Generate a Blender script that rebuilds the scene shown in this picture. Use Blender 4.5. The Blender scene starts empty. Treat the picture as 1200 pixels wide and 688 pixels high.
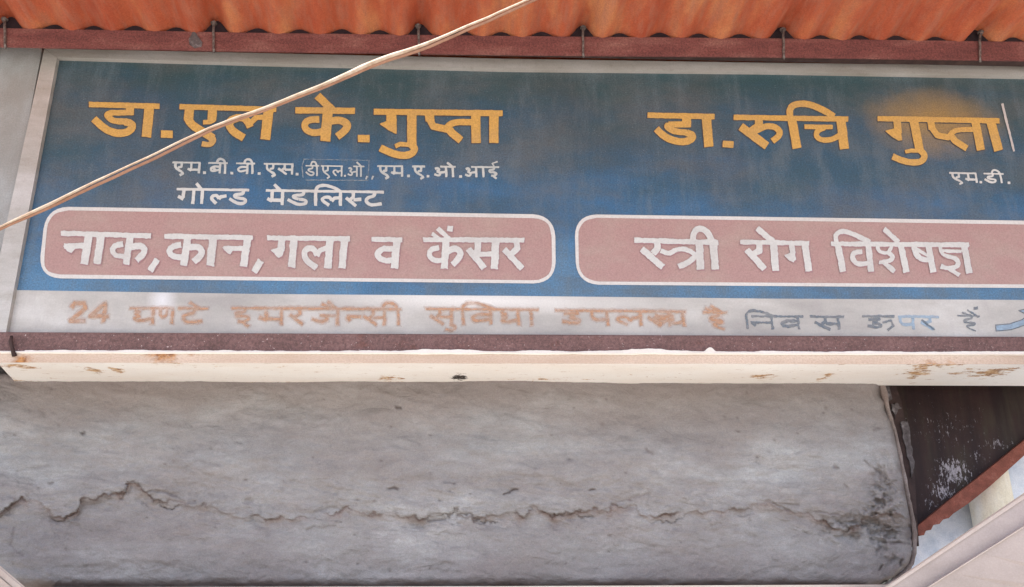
import bpy, bmesh, math, random
import numpy as np
from mathutils import Vector, Matrix
random.seed(7)
rng = np.random.default_rng(11)
R = math.radians

# ------------------------------------------------------------------ camera, world, sun, exposure
sc = bpy.context.scene
COL = sc.collection
W0, H0, F = 1200.0, 688.0, 1000.0
PITCH, YAW, ROLL = R(20.5), R(2.35), R(-0.42)
CAM = Vector((0.0, 0.0, 1.6))
fwd = Vector((math.sin(YAW) * math.cos(PITCH), math.cos(YAW) * math.cos(PITCH), math.sin(PITCH)))
rgt0 = fwd.cross(Vector((0, 0, 1))).normalized()
up0 = rgt0.cross(fwd).normalized()
rgt = rgt0 * math.cos(ROLL) - up0 * math.sin(ROLL)
upv = rgt0 * math.sin(ROLL) + up0 * math.cos(ROLL)
camd = bpy.data.cameras.new("camera")
cam = bpy.data.objects.new("camera", camd)
COL.objects.link(cam)
M = Matrix((rgt, upv, -fwd)).transposed().to_4x4()
M.translation = CAM
cam.matrix_world = M
camd.sensor_width = 36.0
camd.lens = 36.0 * F / W0
camd.clip_start = 0.02
camd.clip_end = 900.0
sc.camera = cam
sc.render.resolution_x, sc.render.resolution_y = 1024, 587

SUN_EL, SUN_AZ = R(66), R(200)          # azimuth the sun stands at, clockwise from +Y (street side is -Y)
wd = bpy.data.worlds.new("World")
sc.world = wd
wd.use_nodes = True
nt = wd.node_tree
bgn = nt.nodes["Background"]
sky = nt.nodes.new("ShaderNodeTexSky")
sky.sky_type = 'NISHITA'
sky.sun_disc = False
sky.sun_elevation = SUN_EL
sky.sun_rotation = SUN_AZ
sky.dust_density = 3.0
nt.links.new(sky.outputs[0], bgn.inputs[0])
bgn.inputs[1].default_value = 0.15
sl = bpy.data.lights.new("sun", 'SUN')
sl.energy = 3.2
sl.angle = R(0.6)
sl.color = (1.0, 0.95, 0.88)
sun = bpy.data.objects.new("sun", sl)
COL.objects.link(sun)
sdir = Vector((math.sin(SUN_AZ) * math.cos(SUN_EL), math.cos(SUN_AZ) * math.cos(SUN_EL), math.sin(SUN_EL)))
sun.rotation_euler = sdir.to_track_quat('Z', 'Y').to_euler()
sun.location = (0, -5, 8)
vs = sc.view_settings
vs.view_transform = 'Standard'
vs.look = 'None'
vs.gamma = 1.0
vs.exposure = 1.30

# ------------------------------------------------------------------ helpers
def ray(px, py):
    return (fwd * F + rgt * (px - W0 / 2) - upv * (py - H0 / 2))

def at(px, py, Y):
    """the point of the vertical plane y = Y that the photograph's ray through (px, py) meets"""
    d = ray(px, py)
    return CAM + d * (Y / d.y)

def at_arr(P, Y):
    P = np.asarray(P, float)
    f, r, u = np.array(fwd), np.array(rgt), np.array(upv)
    d = f * F + (P[:, 0:1] - W0 / 2) * r - (P[:, 1:2] - H0 / 2) * u
    Y = np.broadcast_to(np.asarray(Y, float), (len(P),))
    return np.array(CAM) + d * (Y / d[:, 1])[:, None]

def mesh_obj(name, verts, faces, mat, parent=None, smooth=False, loc=None):
    verts = np.asarray([tuple(v) for v in verts], float) if not isinstance(verts, np.ndarray) else verts
    base = Vector((0, 0, 0))
    if parent is not None:
        base = parent.location.copy()
    elif loc is not None:
        base = Vector(loc)
    me = bpy.data.meshes.new(name)
    me.from_pydata((verts - np.array(base)).tolist(), [], faces)
    me.validate()
    me.update()
    if smooth:
        me.polygons.foreach_set("use_smooth", [True] * len(me.polygons))
    me.materials.append(mat)
    o = bpy.data.objects.new(name, me)
    COL.objects.link(o)
    if parent is not None:
        o.parent = parent
    else:
        o.location = base
    return o

def thing(name, label, cat, loc, group=None):
    o = bpy.data.objects.new(name, None)
    o.empty_display_size = 0.1
    COL.objects.link(o)
    o.location = loc
    o['label'] = label
    o['category'] = cat
    if group:
        o['group'] = group
    return o

def tag(o, label=None, cat=None, group=None, kind=None):
    if label: o['label'] = label
    if cat: o['category'] = cat
    if group: o['group'] = group
    if kind: o['kind'] = kind
    return o

def prism(front, back):
    """closed solid from two loops of equal length"""
    n = len(front)
    v = [tuple(p) for p in front] + [tuple(p) for p in back]
    f = [tuple(range(n)), tuple(range(2 * n - 1, n - 1, -1))]
    for i in range(n):
        j = (i + 1) % n
        f.append((i, i + n, j + n, j))
    return v, f

def slab(pix, Y, depth):
    """outline given on the plane y = Y, pushed straight back by depth"""
    a = [at(x, y, Y) for x, y in pix]
    b = [p + Vector((0, depth, 0)) for p in a]
    return prism(a, b)

def box(x0, x1, y0, y1, z0, z1):
    a = [(x0, y0, z0), (x1, y0, z0), (x1, y0, z1), (x0, y0, z1)]
    b = [(x0, y1, z0), (x1, y1, z0), (x1, y1, z1), (x0, y1, z1)]
    return prism([Vector(p) for p in a], [Vector(p) for p in b])

def tube(pts, rad, n=8):
    pts = [Vector(p) for p in pts]
    if not hasattr(rad, '__len__'):
        rad = [rad] * len(pts)
    v, f = [], []
    ref = Vector((0.13, 0.21, 0.97))
    for i, p in enumerate(pts):
        t = (pts[min(i + 1, len(pts) - 1)] - pts[max(i - 1, 0)]).normalized()
        a = t.cross(ref)
        if a.length < 1e-3:
            a = t.cross(Vector((1, 0, 0)))
        a.normalize()
        b = t.cross(a).normalized()
        for k in range(n):
            q = 2 * math.pi * k / n
            v.append(tuple(p + (a * math.cos(q) + b * math.sin(q)) * rad[i]))
    for i in range(len(pts) - 1):
        for k in range(n):
            k2 = (k + 1) % n
            f.append((i * n + k, i * n + k2, (i + 1) * n + k2, (i + 1) * n + k))
    f.append(tuple(range(n - 1, -1, -1)))
    f.append(tuple(range((len(pts) - 1) * n, len(pts) * n)))
    return v, f

def join(*vf):
    V, Fc = [], []
    for v, f in vf:
        o = len(V)
        V += [tuple(p) for p in v]
        Fc += [tuple(i + o for i in q) for q in f]
    return V, Fc

def vnoise(x, y, seed):
    r = np.random.default_rng(seed)
    T = r.random((256, 256))
    xi, yi = np.floor(x).astype(int), np.floor(y).astype(int)
    fx, fy = x - xi, y - yi
    fx, fy = fx * fx * (3 - 2 * fx), fy * fy * (3 - 2 * fy)
    a = T[xi % 256, yi % 256]; b = T[(xi + 1) % 256, yi % 256]
    c = T[xi % 256, (yi + 1) % 256]; d = T[(xi + 1) % 256, (yi + 1) % 256]
    return (a * (1 - fx) + b * fx) * (1 - fy) + (c * (1 - fx) + d * fx) * fy - 0.5

def fbm(x, y, seed, octs=5, gain=0.5):
    s, amp, fr = 0, 1.0, 1.0
    for k in range(octs):
        s = s + amp * vnoise(x * fr + 17.3 * k, y * fr + 5.1 * k, seed + k)
        amp *= gain
        fr *= 2.03
    return s

# ------------------------------------------------------------------ materials
def S(c):
    """sRGB 0-255 -> linear"""
    return tuple(((v / 255.0) / 12.92 if v / 255.0 <= 0.04045 else ((v / 255.0 + 0.055) / 1.055) ** 2.4) for v in c)

class Mat:
    def __init__(s, name, rough=0.7, spec=0.3, metal=0.0):
        s.m = bpy.data.materials.new(name)
        s.m.use_nodes = True
        s.t = s.m.node_tree
        s.b = s.t.nodes["Principled BSDF"]
        s.b.inputs["Roughness"].default_value = rough
        s.b.inputs["Specular IOR Level"].default_value = spec
        s.b.inputs["Metallic"].default_value = metal
        s.co = s.t.nodes.new("ShaderNodeTexCoord").outputs["Object"]
    def n(s, typ): return s.t.nodes.new(typ)
    def link(s, a, b): s.t.links.new(a, b)
    def noise(s, scale, detail=6, rough=0.6, stretch=None, offset=(0, 0, 0), dist=0.0):
        mp = s.n("ShaderNodeMapping")
        s.link(s.co, mp.inputs[0])
        if stretch: mp.inputs["Scale"].default_value = stretch
        mp.inputs["Location"].default_value = offset
        t = s.n("ShaderNodeTexNoise")
        t.inputs["Scale"].default_value = scale
        t.inputs["Detail"].default_value = detail
        t.inputs["Roughness"].default_value = rough
        t.inputs["Distortion"].default_value = dist
        s.link(mp.outputs[0], t.inputs["Vector"])
        return t.outputs["Fac"]
    def ramp(s, fac, stops):
        r = s.n("ShaderNodeValToRGB")
        el = r.color_ramp.elements
        while len(el) < len(stops): el.new(0.5)
        for e, (p, c) in zip(el, stops):
            e.position = p
            e.color = (*c, 1) if hasattr(c, '__len__') else (c, c, c, 1)
        s.link(fac, r.inputs[0])
        return r.outputs[0]
    def mix(s, fac, a, b, mode='MIX'):
        m = s.n("ShaderNodeMix")
        m.data_type = 'RGBA'
        m.blend_type = mode
        for sock, val in ((m.inputs[0], fac), (m.inputs[6], a), (m.inputs[7], b)):
            if isinstance(val, bpy.types.NodeSocket): s.link(val, sock)
            elif hasattr(val, '__len__'): sock.default_value = (*val, 1)
            else: sock.default_value = val
        return m.outputs[2]
    def math(s, op, a, b=None, clamp=False):
        m = s.n("ShaderNodeMath")
        m.operation = op
        m.use_clamp = clamp
        for sock, val in ((m.inputs[0], a), (m.inputs[1], b)):
            if val is None: continue
            if isinstance(val, bpy.types.NodeSocket): s.link(val, sock)
            else: sock.default_value = val
        return m.outputs[0]
    def blob(s, centre, radii, inner=0.0, outer=1.0):
        """1 at the centre of an ellipsoid in object space falling to 0 at its rim: a stain's own shape"""
        mp = s.n("ShaderNodeVectorMath"); mp.operation = 'SUBTRACT'
        s.link(s.co, mp.inputs[0]); mp.inputs[1].default_value = centre
        m2 = s.n("ShaderNodeVectorMath"); m2.operation = 'DIVIDE'
        s.link(mp.outputs[0], m2.inputs[0]); m2.inputs[1].default_value = radii
        ln = s.n("ShaderNodeVectorMath"); ln.operation = 'LENGTH'
        s.link(m2.outputs[0], ln.inputs[0])
        mr = s.n("ShaderNodeMapRange")
        s.link(ln.outputs["Value"], mr.inputs[0])
        mr.inputs[1].default_value = inner; mr.inputs[2].default_value = outer
        mr.inputs[3].default_value = 1; mr.inputs[4].default_value = 0
        return mr.outputs[0]
    def sep(s, axis):
        q = s.n("ShaderNodeSeparateXYZ")
        s.link(s.co, q.inputs[0])
        return q.outputs[axis]
    def color(s, c):
        if isinstance(c, bpy.types.NodeSocket): s.link(c, s.b.inputs["Base Color"])
        else: s.b.inputs["Base Color"].default_value = (*c, 1)
    def bump(s, h, strength=0.3, dist=0.003):
        b = s.n("ShaderNodeBump")
        b.inputs["Strength"].default_value = strength
        b.inputs["Distance"].default_value = dist
        s.link(h, b.inputs["Height"])
        s.link(b.outputs[0], s.b.inputs["Normal"])

# distances from the camera along the street normal (metres)
Y_SIGN, Y_FRAME, Y_LEDGE, Y_WALL, Y_PURLIN = 2.53, 2.512, 2.50, 2.75, 2.44
SIGN_O = at(600, 230, Y_SIGN)         # origin of the sign
def so(px, py):                        # sign-local coordinates for material masks
    return tuple(at(px, py, Y_SIGN) - SIGN_O)

def grain(m, base, amt=0.12, scale=260):
    """fine mottling of a painted or printed surface"""
    g = m.noise(scale, 2, 0.7)
    g2 = m.ramp(g, [(0.25, 1 - amt), (0.75, 1 + amt)])
    return m.mix(1.0, base, g2, 'MULTIPLY')

# blue print
mb = Mat("blue_print", 0.42, 0.4)
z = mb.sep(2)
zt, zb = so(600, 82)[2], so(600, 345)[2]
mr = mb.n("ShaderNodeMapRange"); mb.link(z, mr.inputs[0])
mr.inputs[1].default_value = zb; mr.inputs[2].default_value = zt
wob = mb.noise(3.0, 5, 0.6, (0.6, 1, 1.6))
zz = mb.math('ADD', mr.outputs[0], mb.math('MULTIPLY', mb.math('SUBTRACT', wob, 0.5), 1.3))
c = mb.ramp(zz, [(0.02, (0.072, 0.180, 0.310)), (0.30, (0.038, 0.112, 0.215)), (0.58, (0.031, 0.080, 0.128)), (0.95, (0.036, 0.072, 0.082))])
d1 = mb.ramp(mb.noise(4.5, 8, 0.68, (0.7, 1, 1.3), (3, 1, 2)), [(0.42, 0.0), (0.66, 0.75)])
c = mb.mix(d1, c, (0.095, 0.105, 0.108))
d2 = mb.ramp(mb.noise(9, 6, 0.7, (1.6, 1, 0.35), (7, 0, 0)), [(0.48, 0.0), (0.72, 0.6)])
c = mb.mix(d2, c, (0.12, 0.15, 0.17))
d3 = mb.ramp(mb.noise(2.2, 4, 0.6, None, (1, 5, 9)), [(0.5, 0.0), (0.75, 0.5)])
c = mb.mix(d3, c, (0.075, 0.068, 0.06))
# ochre overspray above the last name
st = mb.math('ADD', mb.blob(so(1095, 143), (0.30, 1, 0.165), 0.0, 1.0), mb.math('MULTIPLY', mb.math('SUBTRACT', mb.noise(14, 5), 0.5), 0.5))
st = mb.math('MULTIPLY', mb.ramp(st, [(0.08, 0.0), (0.4, 0.45), (0.8, 1.0)]), 0.72)
c = mb.mix(st, c, (0.36, 0.215, 0.06))
# pale band of wash near the lower edge
fl = mb.ramp(mb.noise(330, 1, 0.5, None, (4, 4, 4)), [(0.735, 0.0), (0.76, 0.6)])
c = mb.mix(fl, c, (0.4, 0.42, 0.42))
c = mb.mix(fl, c, (0.36, 0.38, 0.38))
mb.color(grain(mb, grain(mb, c, 0.34, 190), 0.2, 500))
mb.bump(mb.noise(60, 4), 0.15, 0.002)
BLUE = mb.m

def print_mat(name, base, stain=(0.25, 0.2, 0.18), wear=0.25, amt=0.1, rough=0.5):
    m = Mat(name, rough, 0.35)
    w = m.ramp(m.noise(7, 6, 0.65, (0.8, 1, 1.4)), [(0.45, 0.0), (0.8, wear)])
    c = m.mix(w, base, stain)
    m.color(grain(m, grain(m, c, amt, 170), amt * 0.8, 520))
    return m.m

PINK = print_mat("pink_print", (0.37, 0.225, 0.205), (0.39, 0.30, 0.25), 0.85, 0.15)
GOLD = print_mat("ochre_print", (0.55, 0.315, 0.085), (0.40, 0.26, 0.12), 0.7, 0.2)
WHITEP = print_mat("white_print", (0.56, 0.55, 0.52), (0.42, 0.39, 0.37), 0.9, 0.08)
EDGEW = print_mat("border_print", (0.60, 0.57, 0.54), (0.45, 0.40, 0.36), 0.6, 0.10)
SMALLW = print_mat("small_white_print", (0.50, 0.50, 0.47), (0.27, 0.30, 0.31), 0.9, 0.10)
DARKP = print_mat("letter_edge_print", (0.06, 0.055, 0.06), (0.05, 0.07, 0.08), 0.5, 0.1)
PINKSH = print_mat("letter_edge_pink", (0.33, 0.185, 0.19), (0.34, 0.24, 0.22), 0.5, 0.1)

# white strip at the foot of the sign, washed out and grimy
mw = Mat("washed_white_print", 0.5, 0.35)
w1 = mw.ramp(mw.noise(5, 7, 0.65, (0.5, 1, 1.2)), [(0.35, (0.35, 0.33, 0.31)), (0.52, (0.45, 0.43, 0.40)), (0.7, (0.58, 0.565, 0.54))])
w2 = mw.ramp(mw.noise(14, 6, 0.7, (1.4, 1, 0.5), (3, 3, 3)), [(0.5, 0.0), (0.75, 0.55)])
c = mw.mix(w2, w1, (0.37, 0.34, 0.335))
cl = mw.blob(so(560, 352), (0.62, 1, 0.05), 0.1, 1.0)
c = mw.mix(cl, c, (0.68, 0.66, 0.63))
cl = mw.blob(so(190, 352), (0.05, 1, 0.07), 0.0, 1.0)
c = mw.mix(mw.math('MULTIPLY', cl, 0.8), c, (0.72, 0.72, 0.74))
mw.color(grain(mw, grain(mw, c, 0.08, 180), 0.08, 560))
WASHED = mw.m

def faded_mat(name, ink, lo, hi):
    """print that has mostly weathered off: ink left in patches, board showing through"""
    m = Mat(name, 0.55, 0.3)
    m.color(grain(m, ink, 0.1, 180))
    tr = m.n("ShaderNodeBsdfTransparent")
    mx = m.n("ShaderNodeMixShader")
    f = m.ramp(m.noise(26, 5, 0.7, (0.8, 1, 1.6)), [(0.3, lo), (0.7, hi)])
    m.link(f, mx.inputs[0]); m.link(tr.outputs[0], mx.inputs[1]); m.link(m.b.outputs[0], mx.inputs[2])
    m.link(mx.outputs[0], m.t.nodes["Material Output"].inputs[0])
    return m.m
FADE_O = faded_mat("faded_orange_print", (0.58, 0.33, 0.19), 0.15, 0.7)
FADE_OE = faded_mat("faded_orange_edge", (0.60, 0.38, 0.28), 0.05, 0.36)
FADE_G = faded_mat("faded_grey_print", (0.15, 0.185, 0.22), 0.3, 0.85)
FADE_B = faded_mat("faded_blue_print", (0.32, 0.42, 0.52), 0.5, 0.95)
STICK = faded_mat("sticker_edge", (0.30, 0.34, 0.36), 0.15, 0.8)
DRIP = print_mat("scratch_white", (0.5, 0.45, 0.42), (0.3, 0.28, 0.28), 0.7, 0.1)

ma = Mat("aluminium_frame", 0.42, 0.4, 0.25)
c = ma.ramp(ma.noise(6, 6, 0.65, (0.5, 1, 2)), [(0.3, (0.36, 0.325, 0.28)), (0.65, (0.52, 0.49, 0.46))])
dm = ma.ramp(ma.noise(40, 5, 0.7), [(0.55, 0.0), (0.8, 0.5)])
c = ma.mix(dm, c, (0.28, 0.24, 0.2))
ma.color(grain(ma, c, 0.1, 220)); ma.bump(ma.noise(90, 3), 0.15, 0.001)
ALU = ma.m

ml = Mat("grey_side_board", 0.45, 0.4)
c = ml.ramp(ml.noise(3.5, 6, 0.6, (1.2, 1, 0.7)), [(0.3, (0.22, 0.205, 0.18)), (0.5, (0.29, 0.285, 0.27)), (0.7, (0.40, 0.42, 0.43))])
ml.color(grain(ml, c, 0.14, 200))
SIDEB = ml.m

mp_ = Mat("primer_purlin", 0.6, 0.3)
c = mp_.ramp(mp_.noise(9, 7, 0.7, (0.5, 1, 1.5)), [(0.32, (0.105, 0.038, 0.036)), (0.5, (0.165, 0.056, 0.050)), (0.72, (0.25, 0.115, 0.095))])
sp = mp_.ramp(mp_.noise(55, 3, 0.6, None, (2, 2, 8)), [(0.70, 0.0), (0.76, 0.8)])
c = mp_.mix(sp, c, (0.42, 0.36, 0.3))
mp_.color(grain(mp_, grain(mp_, c, 0.4, 130), 0.2, 260)); mp_.bump(mp_.noise(80, 5), 0.35, 0.002)
PRIMER = mp_.m

mo = Mat("orange_sheet", 0.5, 0.35)
c = mo.ramp(mo.noise(5, 6, 0.65, (1.0, 0.35, 1)), [(0.32, (0.30, 0.055, 0.026)), (0.5, (0.40, 0.098, 0.044)), (0.66, (0.50, 0.20, 0.085))])
ds = mo.ramp(mo.noise(30, 5, 0.7, (1.6, 0.25, 1), (4, 4, 1)), [(0.45, 0.0), (0.7, 0.7)])
c = mo.mix(ds, c, (0.33, 0.14, 0.09))
mo.color(grain(mo, grain(mo, c, 0.2, 170), 0.15, 330)); mo.bump(mo.noise(60, 4), 0.25, 0.002)
tl = mo.n("ShaderNodeBsdfTranslucent"); tl.inputs[0].default_value = (0.75, 0.20, 0.05, 1)
mx = mo.n("ShaderNodeMixShader"); mx.inputs[0].default_value = 0.06
mo.link(mo.b.outputs[0], mx.inputs[1]); mo.link(tl.outputs[0], mx.inputs[2])
mo.link(mx.outputs[0], mo.t.nodes["Material Output"].inputs[0])
SHEET = mo.m

mg = Mat("galvanised_bolt", 0.5, 0.4, 0.4)
c = mg.ramp(mg.noise(90, 4), [(0.35, (0.09, 0.065, 0.06)), (0.65, (0.26, 0.23, 0.21))])
mg.color(c); BOLT = mg.m

mi = Mat("oxide_angle", 0.6, 0.3)
c = mi.ramp(mi.noise(8, 7, 0.7, (0.6, 1, 1)), [(0.3, (0.115, 0.062, 0.056)), (0.6, (0.17, 0.094, 0.086)), (0.85, (0.23, 0.14, 0.13))])
rs = mi.ramp(mi.noise(12, 6, 0.7, (0.8, 1, 1), (9, 0, 0)), [(0.58, 0.0), (0.75, 0.8)])
c = mi.mix(rs, c, (0.13, 0.045, 0.03))
sp = mi.ramp(mi.noise(150, 2, 0.6, None, (2, 5, 8)), [(0.68, 0.0), (0.73, 0.7)])
c = mi.mix(sp, c, (0.5, 0.42, 0.40))
mi.color(grain(mi, grain(mi, c, 0.4, 140), 0.25, 260)); mi.bump(mi.noise(110, 5), 0.4, 0.002)
OXIDE = mi.m

# cream painted ledge with rust breaking through
LEDGE_O = at(600, 430, Y_LEDGE)
def lo(px, py, Y=Y_LEDGE): return tuple(at(px, py, Y) - LEDGE_O)
mc = Mat("cream_paint", 0.6, 0.3)
c = mc.ramp(mc.noise(5, 6, 0.6, (0.4, 1, 1.5)), [(0.3, (0.83, 0.77, 0.69)), (0.65, (0.90, 0.88, 0.83))])
pat = mc.noise(38, 8, 0.75, (0.55, 0.8, 1.2))
ZS = at(600, 426, Y_LEDGE).z
def ls(px, py):
    d = ray(px, py)
    return tuple(CAM + d * ((ZS - CAM.z) / d.z) - LEDGE_O)
rust_mask = None
for (px, py, rx, rz, st_) in ((188, 414, .055, .020, 1.0), (215, 411, .05, .01, .8), (112, 427, .04, .012, .8), (137, 428, .03, .010, .8), (10, 440, .05, .03, .85),
                              (26, 421, .06, .012, .9), (462, 445, .05, .02, .7), (893, 448, .05, .012, .9), (968, 449, .02, .02, .9), (1085, 436, .06, .04, .8),
                              (1110, 434, .12, .02, .9), (1180, 428, .12, .02, .8), (1160, 446, .12, .02, .8), (1075, 447, .05, .02, .9), (40, 446, .05, .02, .8), (640, 447, .2, .006, .55), (300, 447, .2, .005, .5), (990, 428, .10, .015, .4), (735, 444, .10, .012, .35), (330, 425, .4, .006, .3), (850, 422, .3, .012, .25)):
    b = mc.blob(ls(px, py), (rx * 1.5, rz * 6, 0.3), 0.0, 1.0)
    b = mc.math('MULTIPLY', b, st_)
    rust_mask = b if rust_mask is None else mc.math('MAXIMUM', rust_mask, b)
thr = mc.math('ADD', rust_mask, mc.math('MULTIPLY', mc.math('SUBTRACT', pat, 0.5), 2.9))
rk = mc.ramp(thr, [(0.48, 0.0), (0.66, 1.0)])
rcol = mc.ramp(mc.noise(70, 4, 0.7, None, (6, 1, 1)), [(0.35, (0.20, 0.085, 0.04)), (0.5, (0.50, 0.29, 0.13)), (0.66, (0.70, 0.52, 0.32))])
c = mc.mix(rk, c, rcol)
sc_ = mc.ramp(mc.noise(60, 6, 0.75, (0.35, 1, 1.6), (0, 7, 3)), [(0.615, 0.0), (0.66, 0.7)])
c = mc.mix(sc_, c, (0.42, 0.27, 0.16))
bk = mc.math('ADD', mc.blob(ls(538, 443), (.05, .075, .3), 0.0, 1.0), mc.math('MULTIPLY', mc.math('SUBTRACT', mc.noise(120, 4, 0.7, (0.6, 1, 1)), 0.5), 2.4))
c = mc.mix(mc.ramp(bk, [(0.52, 0.0), (0.6, 1.0)]), c, (0.03, 0.022, 0.018))
mc.color(grain(mc, c, 0.05, 240)); mc.bump(mc.noise(70, 7, 0.7), 0.45, 0.003)
CREAM = mc.m
mcf = Mat("cream_render_rough", 0.75, 0.2)
c = mcf.ramp(mcf.noise(6, 6, 0.6, (0.4, 1, 1.5)), [(0.3, (0.50, 0.37, 0.28)), (0.65, (0.66, 0.53, 0.43))])
sp = mcf.ramp(mcf.noise(240, 3, 0.7, (0.6, 1, 1)), [(0.42, 0.0), (0.62, 0.6)])
c = mcf.mix(sp, c, (0.46, 0.33, 0.25))
b = None
for (px, py, rx, rz, st_) in ((187, 416, .075, .022, 1.0), (225, 413, .05, .01, .8), (25, 420, .05, .02, .85), (1105, 428, .1, .02, .7)):
    q = mcf.math('MULTIPLY', mcf.blob(lo(px, py), (rx*1.4, 0.2, rz*2.5), 0.0, 1.0), st_)
    b = q if b is None else mcf.math('MAXIMUM', b, q)
thr = mcf.math('ADD', b, mcf.math('MULTIPLY', mcf.math('SUBTRACT', mcf.noise(24, 7, 0.72, (0.6, 1, 1.2)), 0.5), 2.0))
c = mcf.mix(mcf.ramp(thr, [(0.42, 0.0), (0.85, 1.0)]), c, mcf.ramp(mcf.noise(60, 5, .7), [(0.4, (0.22, 0.08, 0.03)), (0.6, (0.52, 0.25, 0.09))]))
mcf.color(c); mcf.bump(mcf.noise(160, 6, 0.75), 0.7, 0.004)
CREAMF = mcf.m
BEADM = print_mat("mortar_bead", (0.78, 0.74, 0.68), (0.6, 0.5, 0.4), 0.4, 0.05, 0.8)

# plaster
WALL_O = at(560, 570, Y_WALL)
mpz = Mat("grey_plaster", 0.88, 0.15)
c = mpz.ramp(mpz.noise(3.2, 7, 0.62, (0.55, 1, 1.5)), [(0.32, (0.225, 0.202, 0.196)), (0.45, (0.275, 0.255, 0.248)), (0.56, (0.325, 0.312, 0.305)), (0.68, (0.40, 0.393, 0.385))])
br = mpz.ramp(mpz.noise(5.5, 6, 0.65, (0.45, 1, 1.3), (8, 2, 1)), [(0.5, 0.0), (0.75, 0.55)])
c = mpz.mix(br, c, (0.28, 0.23, 0.21))
bl = mpz.ramp(mpz.noise(4.2, 6, 0.65, (0.4, 1, 1.6), (1, 7, 5)), [(0.52, 0.0), (0.75, 0.6)])
c = mpz.mix(bl, c, (0.25, 0.252, 0.255))
sk = mpz.ramp(mpz.noise(30, 6, 0.72, (0.22, 1, 1.0), (3, 3, 1)), [(0.36, 0.93), (0.64, 1.05)])
c = mpz.mix(1.0, c, sk, 'MULTIPLY')
mo2 = mpz.ramp(mpz.noise(42, 6, 0.75, (0.5, 1, 1)), [(0.3, 0.86), (0.7, 1.10)])
c = mpz.mix(1.0, c, mo2, 'MULTIPLY')
tr_ = mpz.ramp(mpz.noise(11, 7, 0.7, (0.35, 1, 1.4), (5, 5, 8), 0.6), [(0.40, 0.0), (0.50, 0.35), (0.56, 0.0)])
c = mpz.mix(tr_, c, (0.23, 0.205, 0.195))
sg = mpz.ramp(mpz.noise(3.0, 6, 0.7, (1.1, 1, 0.3), (2, 8, 1)), [(0.5, 0.0), (0.72, 0.5)])
c = mpz.mix(sg, c, (0.275, 0.258, 0.24))
at_d = mpz.n("ShaderNodeAttribute"); at_d.attribute_name = "top_shade"
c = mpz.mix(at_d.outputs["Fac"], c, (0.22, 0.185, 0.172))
at_n = mpz.n("ShaderNodeAttribute"); at_n.attribute_name = "dirt_shade"
at_r = mpz.n("ShaderNodeAttribute"); at_r.attribute_name = "lip_shade"
c = mpz.mix(at_r.outputs["Fac"], c, (0.27, 0.195, 0.165))
c = mpz.mix(at_n.outputs["Fac"], c, (0.11, 0.078, 0.068))
mpz.color(grain(mpz, c, 0.16, 300))
hb = mpz.math('ADD', mpz.math('MULTIPLY', mpz.noise(150, 4, 0.7), 0.35), mpz.math('MULTIPLY', mpz.noise(22, 7, 0.6, (0.5, 1, 1), (2, 1, 0), 0.8), 2.6))
mpz.bump(hb, 0.75, 0.007)
PLASTER = mpz.m

mbr = Mat("stained_brown_board", 0.55, 0.3)
c = mbr.ramp(mbr.noise(6, 6, 0.65, (1.6, 1, 0.5)), [(0.3, (0.012, 0.006, 0.006)), (0.48, (0.034, 0.014, 0.012)), (0.62, (0.040, 0.028, 0.018))])
PB_O = at(1130, 520, 2.93)
def pb(px, py): return tuple(at(px, py, 2.93) - PB_O)
vs_ = mbr.ramp(mbr.noise(5, 4, 0.6, (3.5, 1, 0.25), (3, 1, 1)), [(0.42, 0.0), (0.6, 0.8)])
c = mbr.mix(vs_, c, (0.016, 0.006, 0.007))
pm = None
for (px, py, rx, rz, s_) in ((1118, 552, .11, .085, .95), (1105, 575, .09, .08, .8), (1170, 520, .10, .035, .62), (1090, 590, .05, .06, .6), (1145, 535, .10, .06, .5), (1110, 500, .3, .16, .38)):
    q = mbr.math('MULTIPLY', mbr.blob(pb(px, py), (rx, 1, rz), 0.0, 1.0), s_)
    pm = q if pm is None else mbr.math('MAXIMUM', pm, q)
th = mbr.math('ADD', pm, mbr.math('MULTIPLY', mbr.math('SUBTRACT', mbr.noise(62, 6, 0.8, (1.7, 1, 0.7)), 0.5), 3.6))
c = mbr.mix(mbr.ramp(th, [(0.62, 0.0), (0.80, 0.9)]), c, (0.36, 0.33, 0.36))
mbr.color(c); mbr.bump(mbr.noise(60, 5), 0.4, 0.003)
BROWN = mbr.m

def simple(name, stops, scale=8, stretch=None, rough=0.7, bump=0.3, amt=0.12, spec=0.3):
    m = Mat(name, rough, spec)
    c = m.ramp(m.noise(scale, 7, 0.68, stretch), stops)
    m.color(grain(m, c, amt, 220)); m.bump(m.noise(scale * 9, 5, 0.7), bump, 0.003)
    return m.m
RED = simple("red_oxide_strip", [(0.3, (0.15, 0.045, 0.03)), (0.55, (0.24, 0.075, 0.05)), (0.75, (0.34, 0.16, 0.12))], 26, None, 0.7, 0.5, 0.25)
PALE = simple("pale_blue_wash", [(0.3, (0.46, 0.54, 0.66)), (0.55, (0.70, 0.75, 0.84)), (0.8, (0.82, 0.84, 0.88))], 14)
PIPE = simple("cream_pipe_paint", [(0.3, (0.62, 0.54, 0.38)), (0.5, (0.78, 0.72, 0.58)), (0.75, (0.84, 0.82, 0.76))], 12, (1.4, 1, 0.4))
RAIL = simple("beige_rail_paint", [(0.3, (0.31, 0.265, 0.25)), (0.6, (0.38, 0.325, 0.31)), (0.8, (0.43, 0.375, 0.355))], 7, (0.7, 1, 1), 0.55, 0.2, 0.08)
RAILE = simple("rail_cream_edge", [(0.3, (0.46, 0.38, 0.33)), (0.7, (0.56, 0.49, 0.44))], 14, None, 0.6, 0.3, 0.08)
LIP = simple("weathered_lip", [(0.3, (0.13, 0.095, 0.08)), (0.55, (0.25, 0.20, 0.18)), (0.75, (0.38, 0.34, 0.32))], 26, (1, 1, 0.5), 0.8, 0.5, 0.2)
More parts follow.
